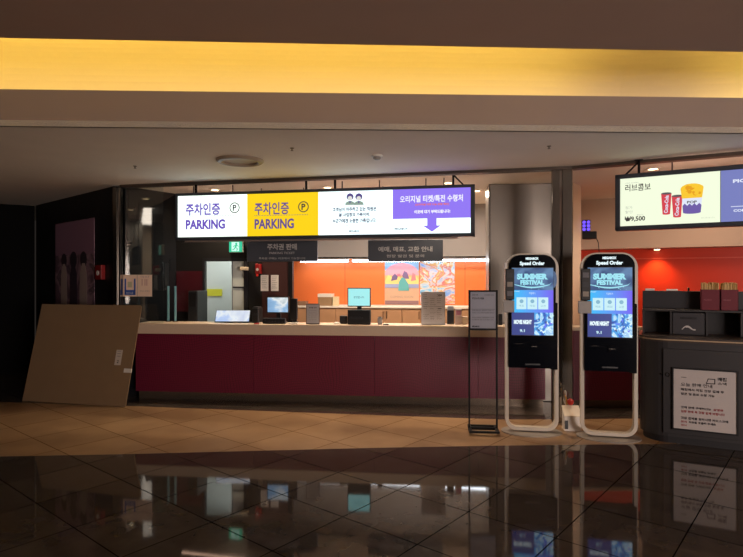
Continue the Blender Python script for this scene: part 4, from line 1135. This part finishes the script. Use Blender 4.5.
# boxes on the worktop by the orange wall
def cabox(px, w, d, h, z, m_, label, group=None, rot=0):
    t = thing('carton', label, 'box', B.at(px, -.1, z), B.a+rot, group)
    b = MB(); b.box(-w/2, w/2, -d/2, d/2, 0, h, m_, .003); bd = b.build('body', t)
    b = MB(); b.box(-w/2+.01, w/2-.01, -.012, .012, h, h+.001, mat('box_tape', (200, 176, 140), .4)); b.build('tape', t)
    return t
cabox(326, .235, .2, .145, zc+.001, carton, 'brown carton on the back worktop behind the framed notice')
cabox(326, .245, .2, .055, zc+.148, white_powder, 'flat white carton lying on top of the brown carton')
cabox(336, .085, .15, .15, zc+.001, mat('beige_carton', (214, 196, 156), .8), 'narrow beige carton right beside the brown one')
cabox(303, .15, .16, .07, zc+.001, mat('dull_carton', (128, 98, 74), .8), 'low brown carton at the left end of the back worktop')
# mouse, card terminal, cup, etc.
b = MB(); b.lathe([(.001, .03), (.025, .027), (.045, .014), (.05, 0), (.001, 0)], white_powder, n=20, sy=.62)
tag(b.build('computer_mouse', loc=C.at(337, .14, TOP)), 'white computer mouse on the counter left of the cyan monitor', 'mouse')
t = thing('card_terminal', 'black card terminal left of the cyan monitor', 'card terminal', C.at(343.3, .2, TOP), C.a)
b = MB(); b.box(-.05, .05, 0, .08, 0, .105, black, .01); b.build('body', t); b = MB(); b.box(-.035, .035, -.003, 0, .05, .09, dark_grey); b.build('display', t)
b = MB(); b.box(-.03, .03, 0, .05, 0, .09, mat('grey_plastic', (142, 140, 140), .5), .006); b.box(-.02, .02, .01, .04, .09, .1, dark_grey)
tag(b.build('card_holder', loc=C.at(379.8, .14, TOP), rot=C.a), 'small grey card holder right of the cyan monitor', 'holder')
b = MB(); b.box(-.035, .035, -.02, .02, 0, .014, black, .005)
tag(b.build('stapler', loc=C.at(386, .08, TOP), rot=C.a), 'small black stapler lying on the bare counter', 'stapler')
b = MB(); b.box(-.03, .03, -.03, .03, 0, .012, mat('red_pad', (150, 30, 36), .6), .003)
tag(b.build('ink_pad', loc=C.at(256.5, .06, TOP), rot=C.a), 'small dark red pad on the counter by the ticket printer', 'pad')
b = MB(); b.box(-.06, .06, -.03, .03, 0, .02, mat('white_device', (220, 214, 206), .5), .006)
tag(b.build('card_reader', loc=C.at(293.5, .07, TOP), rot=C.a), 'flat white card reader in front of the narrow monitor', 'card reader')
# big white standing notice
t = thing('notice_board', 'large white printed notice standing upright on the counter', 'notice', C.at(433, .16, TOP), C.a)
hw = .15; h = .425
b = MB(); b.box(-hw, hw, 0, .008, 0, h, mat('acrylic_sheet', (214, 214, 220), .3)); b.box(-hw, hw, .0, .1, 0, .005, MATS['acrylic_sheet']); b.box(hw, hw+.006, -.004, .012, 0, h, white_powder); b.build('stand', t)
b = MB(); b.box(-hw+.004, hw-.006, -.003, 0, .006, h-.004, mat('notice_grey_white', (238, 238, 242), .7)); s_ = b.build('sheet', t)
b = MB(); rr = random.Random(4)
for cx_, wd in ((-.085, .075), (.0, .07), (.085, .07)):
    for i in range(13):
        if rr.random() < .82: b.text('상영 시간표 안내 문구', cx_-wd/2, h-.035-i*.026, .0085, -.0035, ink_grey, wd*rr.uniform(.5, 1), 'LEFT', .02)
b.flat(-hw+.01, hw-.012, h*.55, h*.555, -.0035, ink_grey)
b.text('사은품', .085, h-.045, .018, -.0037, ink, .05, 'CENTER', .04); b.text('안내', .085, h*.49, .016, -.0037, ink, .04, 'CENTER', .04)
b.build('lettering', s_)
t = thing('pen_cup', 'black square container behind the white notice on the counter', 'container', C.at(450.5, .3, TOP), C.a)
b = MB(); b.box(-.045, .045, -.03, .05, 0, .18, mat('navy_black', (22, 24, 34), .4), .006); b.build('body', t); b = MB(); b.box(-.04, .04, -.02, .04, .18, .235, mat('pale_grey_box', (170, 178, 186), .5), .004); b.build('insert', t)
t = thing('tissue_box', 'pale pinkish upright box right of the black container', 'box', C.at(458.3, .3, TOP), C.a)
b = MB(); b.box(-.042, .042, -.04, .05, 0, .2, mat('pale_pink_card', (206, 190, 190), .6), .004); b.build('body', t); b = MB(); b.flat(-.03, .03, .12, .18, -.04, mat('pink_print', (190, 130, 160), .6)); b.build('print', t)
b = MB(); b.box(-.035, .035, -.03, .04, 0, .1, mat('cream_box', (214, 196, 176), .6), .004)
tag(b.build('card_box', loc=C.at(464.8, .3, TOP), rot=C.a), 'low cream box on the counter behind the floor stand', 'box')
for px, w_, h_, lab in ((493.7, .035, .15, 'slim black card reader on the counter right of the floor stand, left one'), (500.6, .05, .14, 'black card reader on the counter beside the left kiosk')):
    t = thing('card_terminal', lab, 'card terminal', C.at(px, .22, TOP), C.a)
    b = MB(); b.prism([(0, 0), (.07, 0), (.05, h_), (.02, h_)], 'x', -w_/2, w_/2, black); b.build('body', t)
    b = MB(); b.box(-w_/2+.006, w_/2-.006, .004, .008, h_*.3, h_*.35, dark_grey); b.build('display', t)
